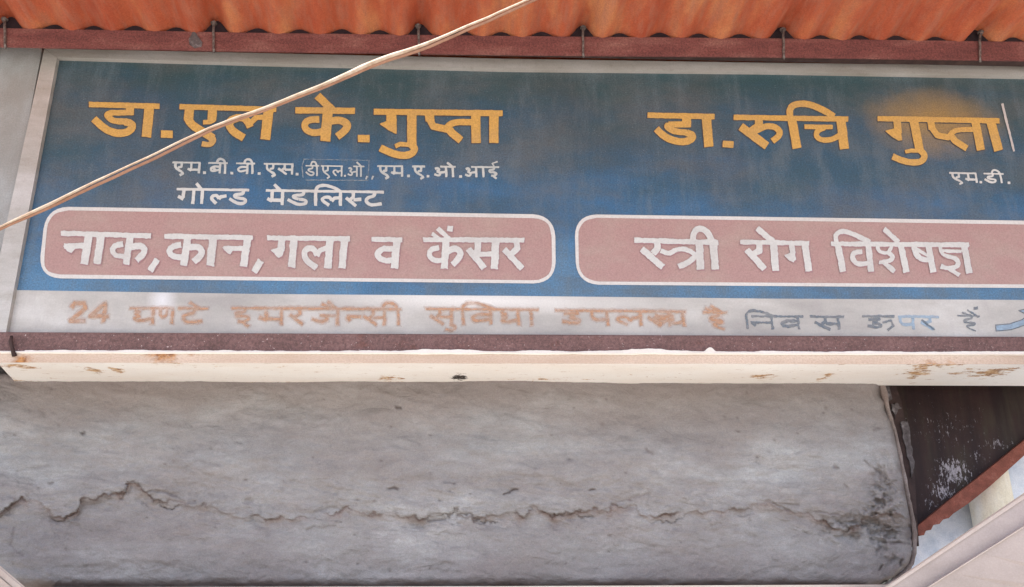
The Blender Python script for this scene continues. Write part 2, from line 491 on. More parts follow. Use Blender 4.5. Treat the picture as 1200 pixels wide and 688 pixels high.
DARKM = simple("dark_steel_and_shade", [(0.3, (0.025, 0.014, 0.013)), (0.7, (0.07, 0.04, 0.035))], 20)  # dark steel, also used to paint shade on the purlin flange and behind the slot
GREYM = simple("grey_old_paint", [(0.35, (0.05, 0.04, 0.04)), (0.55, (0.12, 0.10, 0.10)), (0.72, (0.28, 0.26, 0.27))], 34)
DARKF = simple("dark_gap_shade", [(0.3, (0.014, 0.010, 0.014)), (0.7, (0.035, 0.022, 0.026))], 30)  # dark tone painted for the shade in the gaps over the purlin
BRICKM = simple("dark_back_wall", [(0.3, (0.035, 0.028, 0.028)), (0.7, (0.07, 0.055, 0.05))], 9)  # coloured dark so the gaps around the purlin look shaded
GROUND = simple("pale_concrete_ground", [(0.3, (0.42, 0.395, 0.36)), (0.7, (0.54, 0.51, 0.465))], 2, None, 0.9, 0.2)
CW = simple("white_cable_sheath", [(0.3, (0.26, 0.16, 0.10)), (0.48, (0.40, 0.29, 0.20)), (0.66, (0.50, 0.41, 0.32))], 40, None, 0.5, 0.1, 0.05, 0.5)
CB = simple("copper_brown_sheath", [(0.3, (0.22, 0.10, 0.055)), (0.7, (0.34, 0.18, 0.11))], 30, None, 0.45, 0.1, 0.08, 0.4)

# ------------------------------------------------------------------ setting: ground, walls
v, f = [(-60, -60, 0), (60, -60, 0), (60, 60, 0), (-60, 60, 0)], [(0, 1, 2, 3)]
tag(mesh_obj("ground", v, f, GROUND), kind='structure')
XL, XR = -700, 1900                     # how far left and right of the frame things carry on (photo pixels)

zt_ = at(600, -10, Y_WALL).z
a = at(XL, 400, 2.80).x; b_ = at(XR, 400, 2.80).x
xw_end = at(1075, 560, Y_WALL).x
# dark house wall behind and above the sign
v, f = box(a, b_, 2.80, 2.95, at(600, 415, 2.80).z, 5.2)
tag(mesh_obj("house_wall", v, f, BRICKM, loc=(0, 2.8, 2.6)), "dark shade-coloured wall of the house behind and above the signboard", "wall")

# pale blue wall seen low at the right
v, f = box(at(1060, 600, 3.1).x, at(XR, 600, 3.1).x, 3.10, 3.2, 0.0, 3.2)
tag(mesh_obj("blue_washed_wall", v, f, PALE, loc=(at(1130, 620, 3.1).x, 3.1, 0)),
    "pale blue washed wall glimpsed under the red edged brown board", "wall")

# ------------------------------------------------------------------ plaster wall with the crack
crack_l = [(-160, 640), (-60, 612), (0, 601), (14, 590), (27, 585), (46, 588), (60, 604), (79, 609), (94, 597), (97, 587), (117, 583), (142, 578), (145, 570), (156, 565.5), (167, 571),
           (175, 582), (191, 589), (213, 589), (227, 593), (246, 593), (262, 600), (279, 608), (290, 604), (300, 602), (311, 608), (355, 609),
           (382, 602), (409, 596), (431, 601), (445, 604), (469, 601), (494, 609), (524, 601), (532, 596), (535, 605), (546, 609), (562, 604), (584, 605),
           (600, 604), (614, 605), (622, 594), (638, 598), (649, 605), (668, 602), (696, 597), (709, 601), (717, 591), (726, 596), (742, 588), (752, 604), (769, 606),
           (788, 604), (812, 600), (840, 600), (857, 598), (880, 596), (900, 586), (914, 598), (949, 606), (971, 615), (985, 624), (1009, 617), (1012, 609), (1034, 603), (1064, 608)]
strength_k = [(-160, .3), (0, 1), (27, .9), (46, .25), (62, .3), (79, .8), (120, .8), (160, .9), (190, .6), (235, .7), (246, .3), (279, .5), (300, .9), (355, .6), (372, .2), (409, .9),
              (431, .5), (460, .4), (494, .9), (524, .7), (546, 1), (584, .8), (600, .7), (649, 1), (700, .9), (742, .3), (752, .9), (788, .8), (800, .2), (835, .5), (857, .7),
              (880, .3), (920, .3), (949, .6), (985, .9), (1034, .6), (1064, .3)]
side_cracks = [([(1013, 538), (1020, 546), (1031, 556), (1031, 562)], .55), ([(1035, 578), (1036, 592)], .5), ([(1034, 635), (1064, 636)], .8), ([(1058, 656), (1056, 661)], .7), ([(1033, 663), (1031, 668)], .8),
               ([(20, 551), (38, 549), (57, 546)], .35), ([(0, 556), (10, 554)], .3), ([(457, 572), (461, 571), (466, 573)], .7), ([(464, 478), (470, 479)], .9), ([(96, 508), (100, 506)], .8),
               ([(275, 520), (284, 520)], .4), ([(755, 526), (765, 533)], .5), ([(590, 580), (598, 576), (606, 574)], .8), ([(1024, 505), (1029, 503)], .6), ([(979, 546), (982, 547)], .6),
               ([(990, 568), (993, 572)], .4), ([(717, 591), (742, 582), (762, 578)], .3), ([(360, 620), (392, 616)], .25), ([(515, 625), (545, 627)], .25), ([(367, 600), (385, 594), (400, 598)], .35),
               ([(440, 552), (455, 542), (470, 538)], .2), ([(215, 548), (230, 541), (258, 545)], .25), ([(170, 575), (195, 577), (215, 588)], .35), ([(425, 640), (450, 642)], .3),
               ([(500, 611), (522, 608)], .6), ([(690, 576), (697, 574)], .7), ([(735, 593), (742, 597), (730, 600)], .3), ([(900, 585), (925, 600)], .4), ([(58, 568), (63, 566)], .6),
               ([(925, 600), (905, 590), (935, 592)], .35), ([(955, 600), (985, 603)], .4), ([(18, 618), (12, 640), (25, 652)], .3)]
edge_r = [(440, 1026), (452, 1031), (475, 1038), (510, 1048), (550, 1056), (580, 1061), (610, 1067), (630, 1069), (650, 1068), (660, 1065), (668, 1058), (676, 1048), (683, 1036), (688, 1028), (700, 1015), (730, 990)]
ey = [p[0] for p in edge_r]; ex = [p[1] for p in edge_r]

def seg_dist(P, pts):
    best = np.full(len(P), 1e9)
    for (x0, y0), (x1, y1) in zip(pts[:-1], pts[1:]):
        dx, dy = x1 - x0, y1 - y0
        L = dx * dx + dy * dy + 1e-9
        t = np.clip(((P[:, 0] - x0) * dx + (P[:, 1] - y0) * dy) / L, 0, 1)
        best = np.minimum(best, np.hypot(P[:, 0] - x0 - t * dx, P[:, 1] - y0 - t * dy))
    return best

def build_plaster():
    ys = np.concatenate([np.arange(438, 560, 2.0), np.arange(560, 632, 0.9), np.arange(632, 702, 1.8)])
    nx = 900
    u = np.linspace(0, 1, nx)
    XLW = -260
    xr = np.interp(ys, ey, ex)
    X = XLW + (xr[:, None] - XLW) * u[None, :]
    Yp = np.repeat(ys[:, None], nx, 1)
    P = np.stack([X.ravel(), Yp.ravel()], 1)
    px, py = P[:, 0], P[:, 1]
    # main crack: lip above, set-back band below
    jx = px + 10 * fbm(px / 16, py / 16, 3, 5, .6)
    jy = py + 6.5 * fbm(px / 11, py / 11, 9, 5, .62)
    cx = [p[0] for p in crack_l]; cy = [p[1] for p in crack_l]
    cl = np.interp(jx, cx, cy)
    st = np.interp(px, [p[0] for p in strength_k], [p[1] for p in strength_k])
    st = st * np.clip(1.05 + 1.3 * fbm(px / 17, px * 0 + 2, 29, 4), 0.3, 1.35)
    dd = jy - cl                                     # >0 below the crack
    h = np.zeros(len(P))
    lipn = 0.75 + 0.9 * fbm(px / 60, py / 40, 21, 3)
    above = np.where(dd < 0, np.exp(dd / 26.0), np.exp(-dd / 1.6))
    h += 0.021 * st * lipn * above
    h -= 0.010 * st * np.exp(-np.abs(dd - 7) / 9.0)
    groove = np.exp(-(dd / (0.75 + 0.9 * np.clip(st, 0, 1))) ** 2)
    h -= 0.009 * st * groove
    dirt_shade = 0.8 * st * groove + 0.22 * st * np.exp(-np.abs(dd - 3) / 3.5) * np.clip(0.5 + 1.6 * fbm(px / 12, py / 6, 31, 4), 0, 1)  # crack dirt, with the groove's shade painted in
    for k, (pts, s_) in enumerate(side_cracks):
        q = np.stack([px + 3 * fbm(px / 9, py / 9, 41 + k, 4), py + 3 * fbm(px / 9, py / 9, 47 + k, 4)], 1)
        d = seg_dist(q, pts)
        g = np.exp(-(d / 1.3) ** 2)
        h -= 0.013 * s_ * g
        h += 0.004 * s_ * np.exp(-d / 6.0)
        dirt_shade = np.maximum(dirt_shade, 0.9 * s_ * g)
    lip_shade = st * np.exp(-np.clip(dd, 0, None) / 7.0) * (dd > -1) * np.clip(0.75 + 1.5 * fbm(px / 30, py / 12, 33, 3), 0, 1)  # brown tint painting the shade under the crack's lip
    # a second, fainter break that wanders beside the first
    d2_ = np.abs(jy + 6 * fbm(px / 34, py / 50, 37, 4, .6) * 2 - cl - 3 + 9 * fbm(px / 80, px * 0, 39, 3))
    g2_ = np.exp(-(d2_ / 0.9) ** 2) * np.clip(3.2 * fbm(px / 38, py / 60, 43, 3) + .15, 0, 1)
    h -= 0.008 * g2_
    dirt_shade = np.maximum(dirt_shade, 0.6 * g2_)
    # crumbled band around the crack and at the right end
    ero = np.clip(1.15 * np.exp(-(((px - 1008) / 42) ** 2 + ((py - 618) / 16) ** 2)) + 0.9 * np.exp(-(((px - 1034) / 14) ** 2 + ((py - 585) / 45) ** 2)) + 0.6 * np.exp(-(((px - 1045) / 16) ** 2 + ((py - 645) / 22) ** 2)) , 0, 1) * np.clip(0.25 + 2.6 * fbm(px / 11, py / 10, 141, 5, .6), 0, 1)
    erom = np.clip((px - 930) / 30, 0, 1)
    ero = ero * erom
    h -= 0.018 * np.clip(ero * 1.6, 0, 1) + 0.020 * ero * fbm(px / 7, py / 6, 151, 5, .65)
    dirt_shade = np.maximum(dirt_shade, np.clip(ero * 0.6, 0, .28) * np.clip(0.3 + 3.0 * fbm(px / 7, py / 5, 161, 4), 0, 1))
    band = np.exp(-(np.abs(dd) / 22.0) ** 2) * 0.8 + 0.8 * np.exp(-(((px - 1025) / 45) ** 2 + ((py - 625) / 50) ** 2)) + 0.35 * np.exp(-((px - 1040) / 30) ** 2)
    fine = fbm(px / 7, py / 4.5, 61, 5, 0.62)
    rid = np.abs(fbm(px / 26, py / 9, 71, 5, 0.6))
    h += 0.005 * band * fine
    pits = np.clip(0.16 - rid * 2.2, 0, 1) * band
    h -= 0.012 * pits
    dirt_shade = np.maximum(dirt_shade, np.clip(pits * 1.6, 0, 0.25) * np.where(px > 940, 0.35, 1.0))
    # trowelled unevenness
    wq = py + 0.25 * px * 0.4
    h += 0.034 * fbm(px / 150, py / 60, 81, 4) + 0.012 * fbm(px / 44, py / 22, 91, 4) * (0.5 + 1.2 * np.exp(-((dd + 14) / 45) ** 2)) + 0.0050 * fbm(px / 9, py / 6, 95, 4) + 0.0032 * fbm((px + py) / 60, (py - px * .25) / 5, 97, 3)
    sc1 = np.abs(fbm(px / 70, py / 14, 101, 5, 0.58))
    h -= 0.004 * np.clip(0.05 - sc1, 0, 1) / 0.05 * 0.5
    # scattered pits
    r2 = np.random.default_rng(5)
    for k in range(90):
        qx, qy = r2.uniform(0, 1050), r2.uniform(455, 675)
        rr = r2.uniform(0.5, 1.3)
        m = (np.abs(px - qx) < 12) & (np.abs(py - qy) < 12)
        g = np.exp(-(((px[m] - qx) / (rr * 1.6)) ** 2 + ((py[m] - qy) / rr) ** 2))
        h[m] -= 0.006 * g
        dirt_shade[m] = np.maximum(dirt_shade[m], 0.6 * g)
    # the right end rolls away from the street, and so does the foot
    e = np.interp(py, ey, ex) - px
    er = e + 9 * fbm(px / 18, py / 16, 181, 4)
    h -= 0.035 * np.clip(1 - er / 8.0, 0, 1) ** 1.5
    h -= 0.03 * np.clip((py - 676) / 12.0, 0, 1) ** 2
    foot = np.clip((py - 676) / 10.0, 0, 1) * (0.6 + 0.9 * fbm(px / 40, py / 10, 121, 4))
    dirt_shade = np.maximum(dirt_shade, np.clip(foot, 0, 0.8))  # darker foot: dirt plus painted shade above the rail
    dirt_shade = np.maximum(dirt_shade, 0.55 * np.clip(1 - e / 5.0 + 1.2 * fbm(px / 20, py / 14, 171, 3), 0, 1) * (e < 12))
    top_shade = np.clip(1 - (py - 452) / (70 + 130 * fbm(px / 150, px * 0 + 4, 191, 4)) + 0.9 * fbm(px / 60, py / 26, 193, 5), 0, 1) * 0.6  # browner top edge, painting in the shade below the ledge
    V = at_arr(P, Y_WALL - h)
    ny = len(ys)
    idx = np.arange(nx * ny).reshape(ny, nx)
    Fq = np.stack([idx[:-1, :-1], idx[1:, :-1], idx[1:, 1:], idx[:-1, 1:]], -1).reshape(-1, 4)
    # thickness: skirt going back behind the right edge
    sk = V.reshape(ny, nx, 3)[:, -1].copy()
    sk[:, 1] += 0.16
    V2 = np.concatenate([V, sk])
    o0 = nx * ny
    F2 = [(int(idx[i, -1]), int(idx[i + 1, -1]), o0 + i + 1, o0 + i) for i in range(ny - 1)]
    return V2, Fq.tolist() + F2, np.concatenate([dirt_shade, np.full(ny, 0.8)]), np.concatenate([lip_shade, np.full(ny, 0.0)]), np.concatenate([top_shade, np.full(ny, 0.0)])

V, Fq, dirt_shade, lip_shade, top_shade = build_plaster()
root = thing("plaster_wall", "grey trowelled plaster wall with a long ragged crack, below the cream ledge", "wall", WALL_O)
w = mesh_obj("plaster_face", V, Fq, PLASTER, root, smooth=True)
dl = w.data.attributes.new("dirt_shade", 'FLOAT', 'POINT')
dl.data.foreach_set("value", np.clip(dirt_shade, 0, 1).astype(np.float32))
# body behind the face
v, f = box(at(XL, 500, 2.80).x, at(1018, 600, 2.80).x, 2.86, 3.05, 0.0, at(600, 432, 2.86).z)
mesh_obj("masonry_core", v, f, PLASTER, root)
# raised lip that runs down the curved right edge
lip = [(1033, 450), (1040, 478), (1049.5, 510), (1057.5, 550), (1063, 580), (1069, 606), (1072, 625), (1071.5, 645), (1068, 660), (1060, 671), (1048, 680), (1036, 687), (1018, 696)]
pts, rad = [], []
for i in range(len(lip) - 1):
    for k in range(5):
        t = k / 5
        x = lip[i][0] * (1 - t) + lip[i + 1][0] * t; y = lip[i][1] * (1 - t) + lip[i + 1][1] * t
        pts.append(at(x, y, 2.79)); rad.append(0.0065 + 0.003 * random.random() + (0.005 if y < 470 else 0))
mesh_obj("edge_lip", *tube(pts, rad, 8), LIP, root, smooth=True)

def ragged(pix, amp=1.2, n=5, seed=0):
    r_ = random.Random(seed); out = []
    for i in range(len(pix)):
        a, b = pix[i], pix[(i + 1) % len(pix)]
        for k in range(n):
            t = k / n
            out.append((a[0] * (1 - t) + b[0] * t + r_.uniform(-amp, amp), a[1] * (1 - t) + b[1] * t + r_.uniform(-amp, amp)))
    return out

# dark bars in the slot between the plaster and the brown board
fl_ = w.data.attributes.new("lip_shade", 'FLOAT', 'POINT')
fl_.data.foreach_set("value", np.clip(lip_shade * .85, 0, 1).astype(np.float32))
dm_ = w.data.attributes.new("top_shade", 'FLOAT', 'POINT')
dm_.data.foreach_set("value", top_shade.astype(np.float32))
root = thing("slot_bars", "dark vertical steel angle with flaking grey paint in the slot beside the plaster edge", "bar", at(1062, 520, 2.86))
v, f = slab([(1030, 440), (1046, 440), (1056, 470), (1066, 520), (1072, 560), (1077, 640), (1066, 640), (1056, 560), (1046, 500), (1036, 460)], 2.84, 0.05)
mesh_obj("angle_flange", v, f, DARKM, root)
v, f = slab(ragged([(1056, 494), (1064, 494), (1068, 520), (1072, 548), (1069, 560), (1065, 540), (1059, 518)], 1.1, 4, 1), 2.833, 0.006)
mesh_obj("paint_flake", v, f, GREYM, root)
v, f = slab(ragged([(1044, 475), (1051, 472), (1056, 478), (1051, 484), (1049, 489), (1046, 481)], 1.3, 4, 2), 2.832, 0.007)
mesh_obj("paint_flake", v, f, GREYM, root)
v, f = slab([(1036, 452), (1042, 452), (1046, 468), (1042, 470)], 2.832, 0.007)
mesh_obj("paint_flake", v, f, GREYM, root)

# brown board with red lower edge
root = thing("brown_board", "dark brown stained board with flaking white patches and a red lower edge", "board", PB_O)
v, f = slab([(1028, 425), (1330, 425), (1330, 412), (1330, 404), (1330, 434), (1200, 522), (1146, 566), (1091, 610), (1072, 624), (1050, 640)][:2] + [(1330, 434), (1200, 522), (1146, 566), (1091, 610), (1074, 622), (1056, 622)], 2.93, 0.03)
mesh_obj("board_face", v, f, BROWN, root)
up_e = [(1074, 617.5), (1091, 604), (1120, 580), (1146, 560), (1200, 516), (1340, 404)]
lo_e = [(1075, 622), (1078, 628), (1083, 627), (1085, 622), (1091, 621), (1094, 615), (1101, 614), (1105, 609), (1112, 607), (1117, 602), (1135, 590), (1160, 570), (1200, 534), (1340, 424)]
v, f = slab(up_e + lo_e[::-1], 2.915, 0.05)
mesh_obj("edge_strip", v, f, RED, root)
# dark sheet put in for the unlit void behind the slot
v, f = slab([(1010, 405), (1074, 405), (1074, 640), (1010, 640)], 3.0, 0.03)
mesh_obj("slot_void_sheet", v, f, DARKM, root)

# cream pipe
pts = [at(1172, 470, 3.2), at(1172, 540, 3.2), at(1160, 600, 3.2) , ]
x_ = at(1161, 585, 3.03).x
pts = [(x_, 3.03, zq) for zq in (0.4, 1.2, 2.0, 2.8)]
tag(mesh_obj("drain_pipe", *tube(pts, 0.072, 28), PIPE, smooth=True, loc=(x_, 3.03, 0.4)), "cream painted vertical pipe in front of the pale blue wall", "pipe")

# ------------------------------------------------------------------ cream ledge
root = thing("cream_ledge", "long cream painted ledge with rust patches running under the signboard", "ledge", LEDGE_O)
def ledge_front_pts(x):  # y of front top, front bottom, soffit back
    t = x / 1200.0
    return 411.5 + 2.0 * t, 425.0 + 2.0 * t, 448.0 + 4.3 * t
xs = [-3] + list(range(20, 1901, 20))
Vv, Ff = [], []
fb = []
for i, x in enumerate(xs):
    t0, t1, t2 = ledge_front_pts(x)
    n_ = 0.6 * vnoise(np.array([x / 30.0]), np.array([0.5]), 7)[0]
    p0 = at(x, t0, Y_LEDGE); p1 = at(x, t1 + n_, Y_LEDGE)
    xb = x if i else 18
    p2 = at(xb, t2, Y_WALL + 0.03); p3 = Vector((p2.x, p2.y, p0.z))
    Vv += [p0, p1, p2, p3]
fr = [(4 * i + 1, 4 * i + 5, 4 * i + 4, 4 * i) for i in range(len(xs) - 1)]
other = []
for i in range(len(xs) - 1):
    a0, b0 = 4 * i, 4 * i + 4
    other += [(a0 + 2, b0 + 2, b0 + 1, a0 + 1), (a0 + 3, b0 + 3, b0 + 2, a0 + 2)[::-1], (a0, b0, b0 + 3, a0 + 3)]
other += [(0, 3, 2, 1), (4 * len(xs) - 4, 4 * len(xs) - 3, 4 * len(xs) - 2, 4 * len(xs) - 1)]
mesh_obj("soffit", Vv, other, CREAM, root)
mesh_obj("front_edge", Vv, fr, CREAMF, root)
# ragged white mortar bead on top edge
tops, bots = [], []
xx = np.arange(0, 1500, 2.0)
nz = fbm(xx / 26.0, xx * 0 + 0.3, 131, 5, 0.6)
for x, n_ in zip(xx, nz):
    t0, _, _ = ledge_front_pts(x)
    hgt = 0.6 + 1.8 * max(0, n_ + 0.25)
    hgt += 3.6 * math.exp(-((x - 762) / 22) ** 2) + 1.6 * math.exp(-((x - 520) / 40) ** 2)
    hgt += 4.6 * max(0, 1 - ((x - 832) / 6.5) ** 2)
    if x < 30: hgt *= 0.2
    tops.append(at(x, t0 - hgt, Y_LEDGE - 0.004)); bots.append(at(x, t0 + 1.2 + 0.8 * n_, Y_LEDGE - 0.007))
n = len(tops)
Vb = tops + bots + [p + Vector((0, .02, 0)) for p in tops] + [p + Vector((0, .006, -.003)) for p in bots]
Fb = []
for i in range(n - 1):
    Fb += [(n + i, n + i + 1, i + 1, i), (i, i + 1, 2 * n + i + 1, 2 * n + i), (n + i, 3 * n + i, 3 * n + i + 1, n + i + 1)]
mesh_obj("mortar_bead", Vb, Fb, BEADM, root)

# oxide steel angle between sign and ledge
root = thing("steel_angle", "purplish brown steel angle running between the sign and the cream ledge", "angle bar", at(600, 400, Y_LEDGE))
ay0 = [(XL, 386), (0, 389.5), (300, 391), (600, 393), (900, 394.8), (1200, 396), (XR, 398)]
ay1 = [(XL, 412), (0, 412.5), (300, 413), (600, 413.6), (900, 414.2), (1200, 415), (XR, 416)]
v, f = slab([(x, y) for x, y in ay0] + [(x, y) for x, y in ay1[::-1]], Y_LEDGE + 0.004, 0.005)
mesh_obj("front_flange", v, f, OXIDE, root)
tp = [at(x, y, Y_LEDGE + 0.009) for x, y in ay0]
v, f = prism([tp[0], tp[-1], tp[-1] + Vector((0, 0, -.005)), tp[0] + Vector((0, 0, -.005))],
             [p + Vector((0, .03, 0)) for p in (tp[0], tp[-1], tp[-1] + Vector((0, 0, -.005)), tp[0] + Vector((0, 0, -.005)))])
mesh_obj("top_flange", v, f, OXIDE, root)
v, f = tube([at(13.5, 394, Y_LEDGE - .004), at(12.5, 400, Y_LEDGE - .010), at(14, 407, Y_LEDGE - .008), at(17, 417, Y_LEDGE - .006)], [.004, .006, .005, .007], 8)
mesh_obj("hook", v, f, DARKM, root, smooth=True)

# ------------------------------------------------------------------ side board at left
root = tag(mesh_obj("side_board", *slab([(XL, 20), (50, 40), (49.5, 56), (28, 172), (8, 264), (-26, 392), (XL, 386)], Y_SIGN - 0.005, 0.03), SIDEB, loc=at(0, 200, Y_SIGN)),
           "plain grey weathered board left of the blue signboard", "board")

# ------------------------------------------------------------------ signboard
sign = thing("clinic_sign", "long blue doctors' signboard with ochre Hindi names and two pink panels", "sign", SIGN_O)
SX = 1420        # right end
L_in = lambda y: 67 + (y - 67) * (7.0 - 67) / (389 - 67)
L_out = lambda y: 52 + (y - 57) * (-0.2165)
def top_in(x): return 68 + (x - 66) * 0.0187
def blue_bot(x): return float(np.interp(x, [0, 18, 300, 600, 900, 1200, 1500], [339.6, 340, 344.5, 346.8, 350, 351.5, 352.5]))
def strip_bot(x): return 388.7 + (x) * 0.0062

def sheet(name, pix, Y, mat, back=0.0):
    v = [at(x, y, Y) for x, y in pix]
    return mesh_obj(name, v, [tuple(range(len(v)))[::-1]], mat, sign)
v, f = slab([(L_in(60) - 2, 64), (SX + 2, top_in(SX) - 4), (SX + 2, strip_bot(SX) + 6), (L_in(395) - 2, 395)], Y_SIGN + 0.003, 0.09)
mesh_obj("box_body", v, f, ALU, sign)
xsb = [18, 300, 600, 900, 1200, SX]
bl_ = [(L_in(340), 340)] + [(x, blue_bot(x)) for x in xsb[1:]]
tpx = [(SX, top_in(SX)), (L_in(67.5) - 0.5, 67)]
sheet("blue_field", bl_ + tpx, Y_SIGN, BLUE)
bs = [(L_in(390), 390)] + [(x, strip_bot(x) + 1.5) for x in xsb[1:]]
sheet("white_strip", bs + bl_[::-1], Y_SIGN, WASHED)
# frame: top and left channels, mitred
YF = Y_FRAME
v, f = slab([(52, 57), (300, 62), (600, 69), (900, 73.5), (1200, 77), (SX + 14, 80), (SX, top_in(SX) - 0.0), (900, 84), (600, 79.8 + 1.2), (300, 74), (67, 67.2)], YF, 0.05)
mesh_obj("frame_top", v, f, ALU, sign)
v, f = slab([(L_in(y), y) for y in (67.4, 172, 260, 389.5)] + [(L_out(y), y) for y in (391, 264, 172, 57.5)], YF, 0.05)
mesh_obj("frame_side", v, f, ALU, sign)
v, f = slab([(SX, top_in(SX)), (SX + 14, top_in(SX) - 12), (SX + 20, 402), (SX, 398)], YF, 0.05)
mesh_obj("frame_side", v, f, ALU, sign)

# --- print shapes: strokes rasterised to a distance field and outlined into a flat mesh
def field(shapes, grow=0.0, step=0.5):
    """shapes: list of ('L', width, pts) | ('P', pts). photo pixels -> (x grid, y grid, signed distance)"""
    allp = np.array([p for s in shapes for p in s[-1]], float)
    wmax = max([s[1] for s in shapes if s[0] == 'L'] + [2]) + grow * 2
    x0, y0 = allp.min(0) - wmax; x1, y1 = allp.max(0) + wmax
    gx = np.arange(x0, x1, step); gy = np.arange(y0, y1, step)
    G = np.full((len(gy), len(gx)), 9.0)
    def win(pts, m):
        pts = np.array(pts)
        a0, b0 = pts.min(0) - m; a1, b1 = pts.max(0) + m
        i0, i1 = np.searchsorted(gx, [a0, a1]); j0, j1 = np.searchsorted(gy, [b0, b1])
        return slice(j0, j1), slice(i0, i1)
    for s in shapes:
        pts = s[-1]
        if s[0] == 'L':
            hw = s[1] / 2 + grow
            for k, ((ax, ay), (bx, by)) in enumerate(zip(pts[:-1], pts[1:])):
                L = math.hypot(bx - ax, by - ay) + 1e-9
                ux, uy = (bx - ax) / L, (by - ay) / L
                sj, si = win([(ax, ay), (bx, by)], hw + 2)
                XX, YY = np.meshgrid(gx[si], gy[sj])
                t = (XX - ax) * ux + (YY - ay) * uy
                q = np.abs(-(XX - ax) * uy + (YY - ay) * ux) - hw
                e = np.maximum(-t, t - L) - grow
                d = np.maximum(q, e)
                if k > 0:
                    d = np.minimum(d, np.hypot(XX - ax, YY - ay) - hw)
                G[sj, si] = np.minimum(G[sj, si], d)
        else:
            sj, si = win(pts, 4)
            XX, YY = np.meshgrid(gx[si], gy[sj])
            ins = np.zeros(XX.shape, bool)
            dmin = np.full(XX.shape, 1e9)
            n = len(pts)
            for i in range(n):
                (ax, ay), (bx, by) = pts[i], pts[(i + 1) % n]
                L2 = (bx - ax) ** 2 + (by - ay) ** 2 + 1e-9
                t = np.clip(((XX - ax) * (bx - ax) + (YY - ay) * (by - ay)) / L2, 0, 1)
                dmin = np.minimum(dmin, np.hypot(XX - ax - t * (bx - ax), YY - ay - t * (by - ay)))
                cond = (ay > YY) != (by > YY)
                xi = (bx - ax) * (YY - ay) / (by - ay + 1e-12) + ax
                ins ^= cond & (XX < xi)
            d = np.where(ins, -dmin, dmin) - grow
            G[sj, si] = np.minimum(G[sj, si], d)
    return gx, gy, G

def outline_mesh(gx, gy, G):
    """marching squares; full cells merged along rows"""
    ins = G < 0
    V, Fc, cache = [], [], {}
    def vert(x, y):
        k = (round(x, 4), round(y, 4))
        i = cache.get(k)
        if i is None:
            i = len(V); cache[k] = i; V.append(k)
        return i
    c = ins[:-1, :-1].astype(int) + ins[:-1, 1:] + ins[1:, 1:] + ins[1:, :-1]
    for j in range(c.shape[0]):
        row = c[j]
        nzr = np.nonzero(row)[0]
        if not len(nzr): continue
        k = 0
        while k < len(nzr):
            i = nzr[k]
            if row[i] == 4:
                e = i
                while k + 1 < len(nzr) and nzr[k + 1] == e + 1 and row[e + 1] == 4:
                    e += 1; k += 1
                Fc.append((vert(gx[i], gy[j]), vert(gx[i], gy[j + 1]), vert(gx[e + 1], gy[j + 1]), vert(gx[e + 1], gy[j])))
            else:
                P = [(gx[i], gy[j], G[j, i]), (gx[i], gy[j + 1], G[j + 1, i]), (gx[i + 1], gy[j + 1], G[j + 1, i + 1]), (gx[i + 1], gy[j], G[j, i + 1])]
                poly = []
                for a in range(4):
                    p, q = P[a], P[(a + 1) % 4]
                    if p[2] < 0: poly.append(vert(p[0], p[1]))
                    if (p[2] < 0) != (q[2] < 0):
                        t = p[2] / (p[2] - q[2])
                        t = min(max(t, 0.02), 0.98)
                        poly.append(vert(p[0] + (q[0] - p[0]) * t, p[1] + (q[1] - p[1]) * t))
                if len(poly) >= 3: Fc.append(tuple(poly))
            k += 1
    return V, Fc

LAYER = 0.0009
def prt(name, shapes, mat, layer, label=None, grow=0.0, step=0.5, wob=0.0, shift=(0, 0)):
    gx, gy, G = field(shapes, grow, step)
    if wob:
        XX, YY = np.meshgrid(gx, gy)
        G = G + wob * fbm(XX / 3.0, YY / 3.0, 5, 3) + wob * 0.8 * fbm(XX / 9.0, YY / 9.0, 15, 2)
    V, Fc = outline_mesh(gx, gy, G)
    if not Fc: return None
    P = np.array(V) + np.array(shift)
    o = mesh_obj(name, at_arr(P, Y_SIGN - LAYER * layer), Fc, mat, sign)
    if label: o['label'] = label
    return o

def smooth(pts, it=2):
    if len(pts) < 4: return pts
    for _ in range(it):
        q = [pts[0]]
        for a_, b2 in zip(pts[:-1], pts[1:]):
            q += [(a_[0] * .75 + b2[0] * .25, a_[1] * .75 + b2[1] * .25), (a_[0] * .25 + b2[0] * .75, a_[1] * .25 + b2[1] * .75)]
        q.append(pts[-1])
        del q[1]; del q[-2]
        pts = q
    return pts

def zs(scale, ox, oy, items):
    """strokes noted on an enlarged view -> photo pixels"""
    out = []
    for it in items:
        pts = [(ox + x / scale, oy + y / scale) for x, y in it[-1]]
        out.append(('L', it[0] / scale, smooth(pts)) if len(it) == 2 and it[0] else ('P', pts))
    return out
def poly(*pts): return (0, list(pts))

gold = {}
gold["डा."] = zs(4.8, 100, 100, [(31, [(20, 108), (418, 118)]), (46, [(252, 120), (252, 152)]), (32, [(274, 153), (140, 155)]), (34, [(145, 155), (118, 165), (140, 190), (170, 202), (225, 204)]),
    (42, [(222, 205), (262, 215), (266, 240), (235, 266), (180, 272), (115, 250), (48, 188)]), (54, [(362, 112), (343, 292)]), (42, [(425, 274), (492, 276)])])
gold["एल"] = zs(4.8, 100, 100, [(30, [(530, 120), (1075, 136)]), (52, [(587, 120), (580, 200)]), (46, [(578, 188), (600, 225), (690, 280), (720, 300)]), (30, [(700, 275), (724, 305), (712, 328), (690, 334), (655, 328)]),
    (50, [(716, 125), (712, 200)]), (26, [(730, 190), (700, 206), (662, 208)]), (56, [(1032, 130), (1012, 305)]), (44, [(860, 182), (818, 196), (806, 222), (830, 260), (892, 296)]),
    (28, [(1015, 178), (950, 182)]), (40, [(815, 197), (860, 178), (905, 188), (928, 236)]), (30, [(960, 184), (925, 215)])])
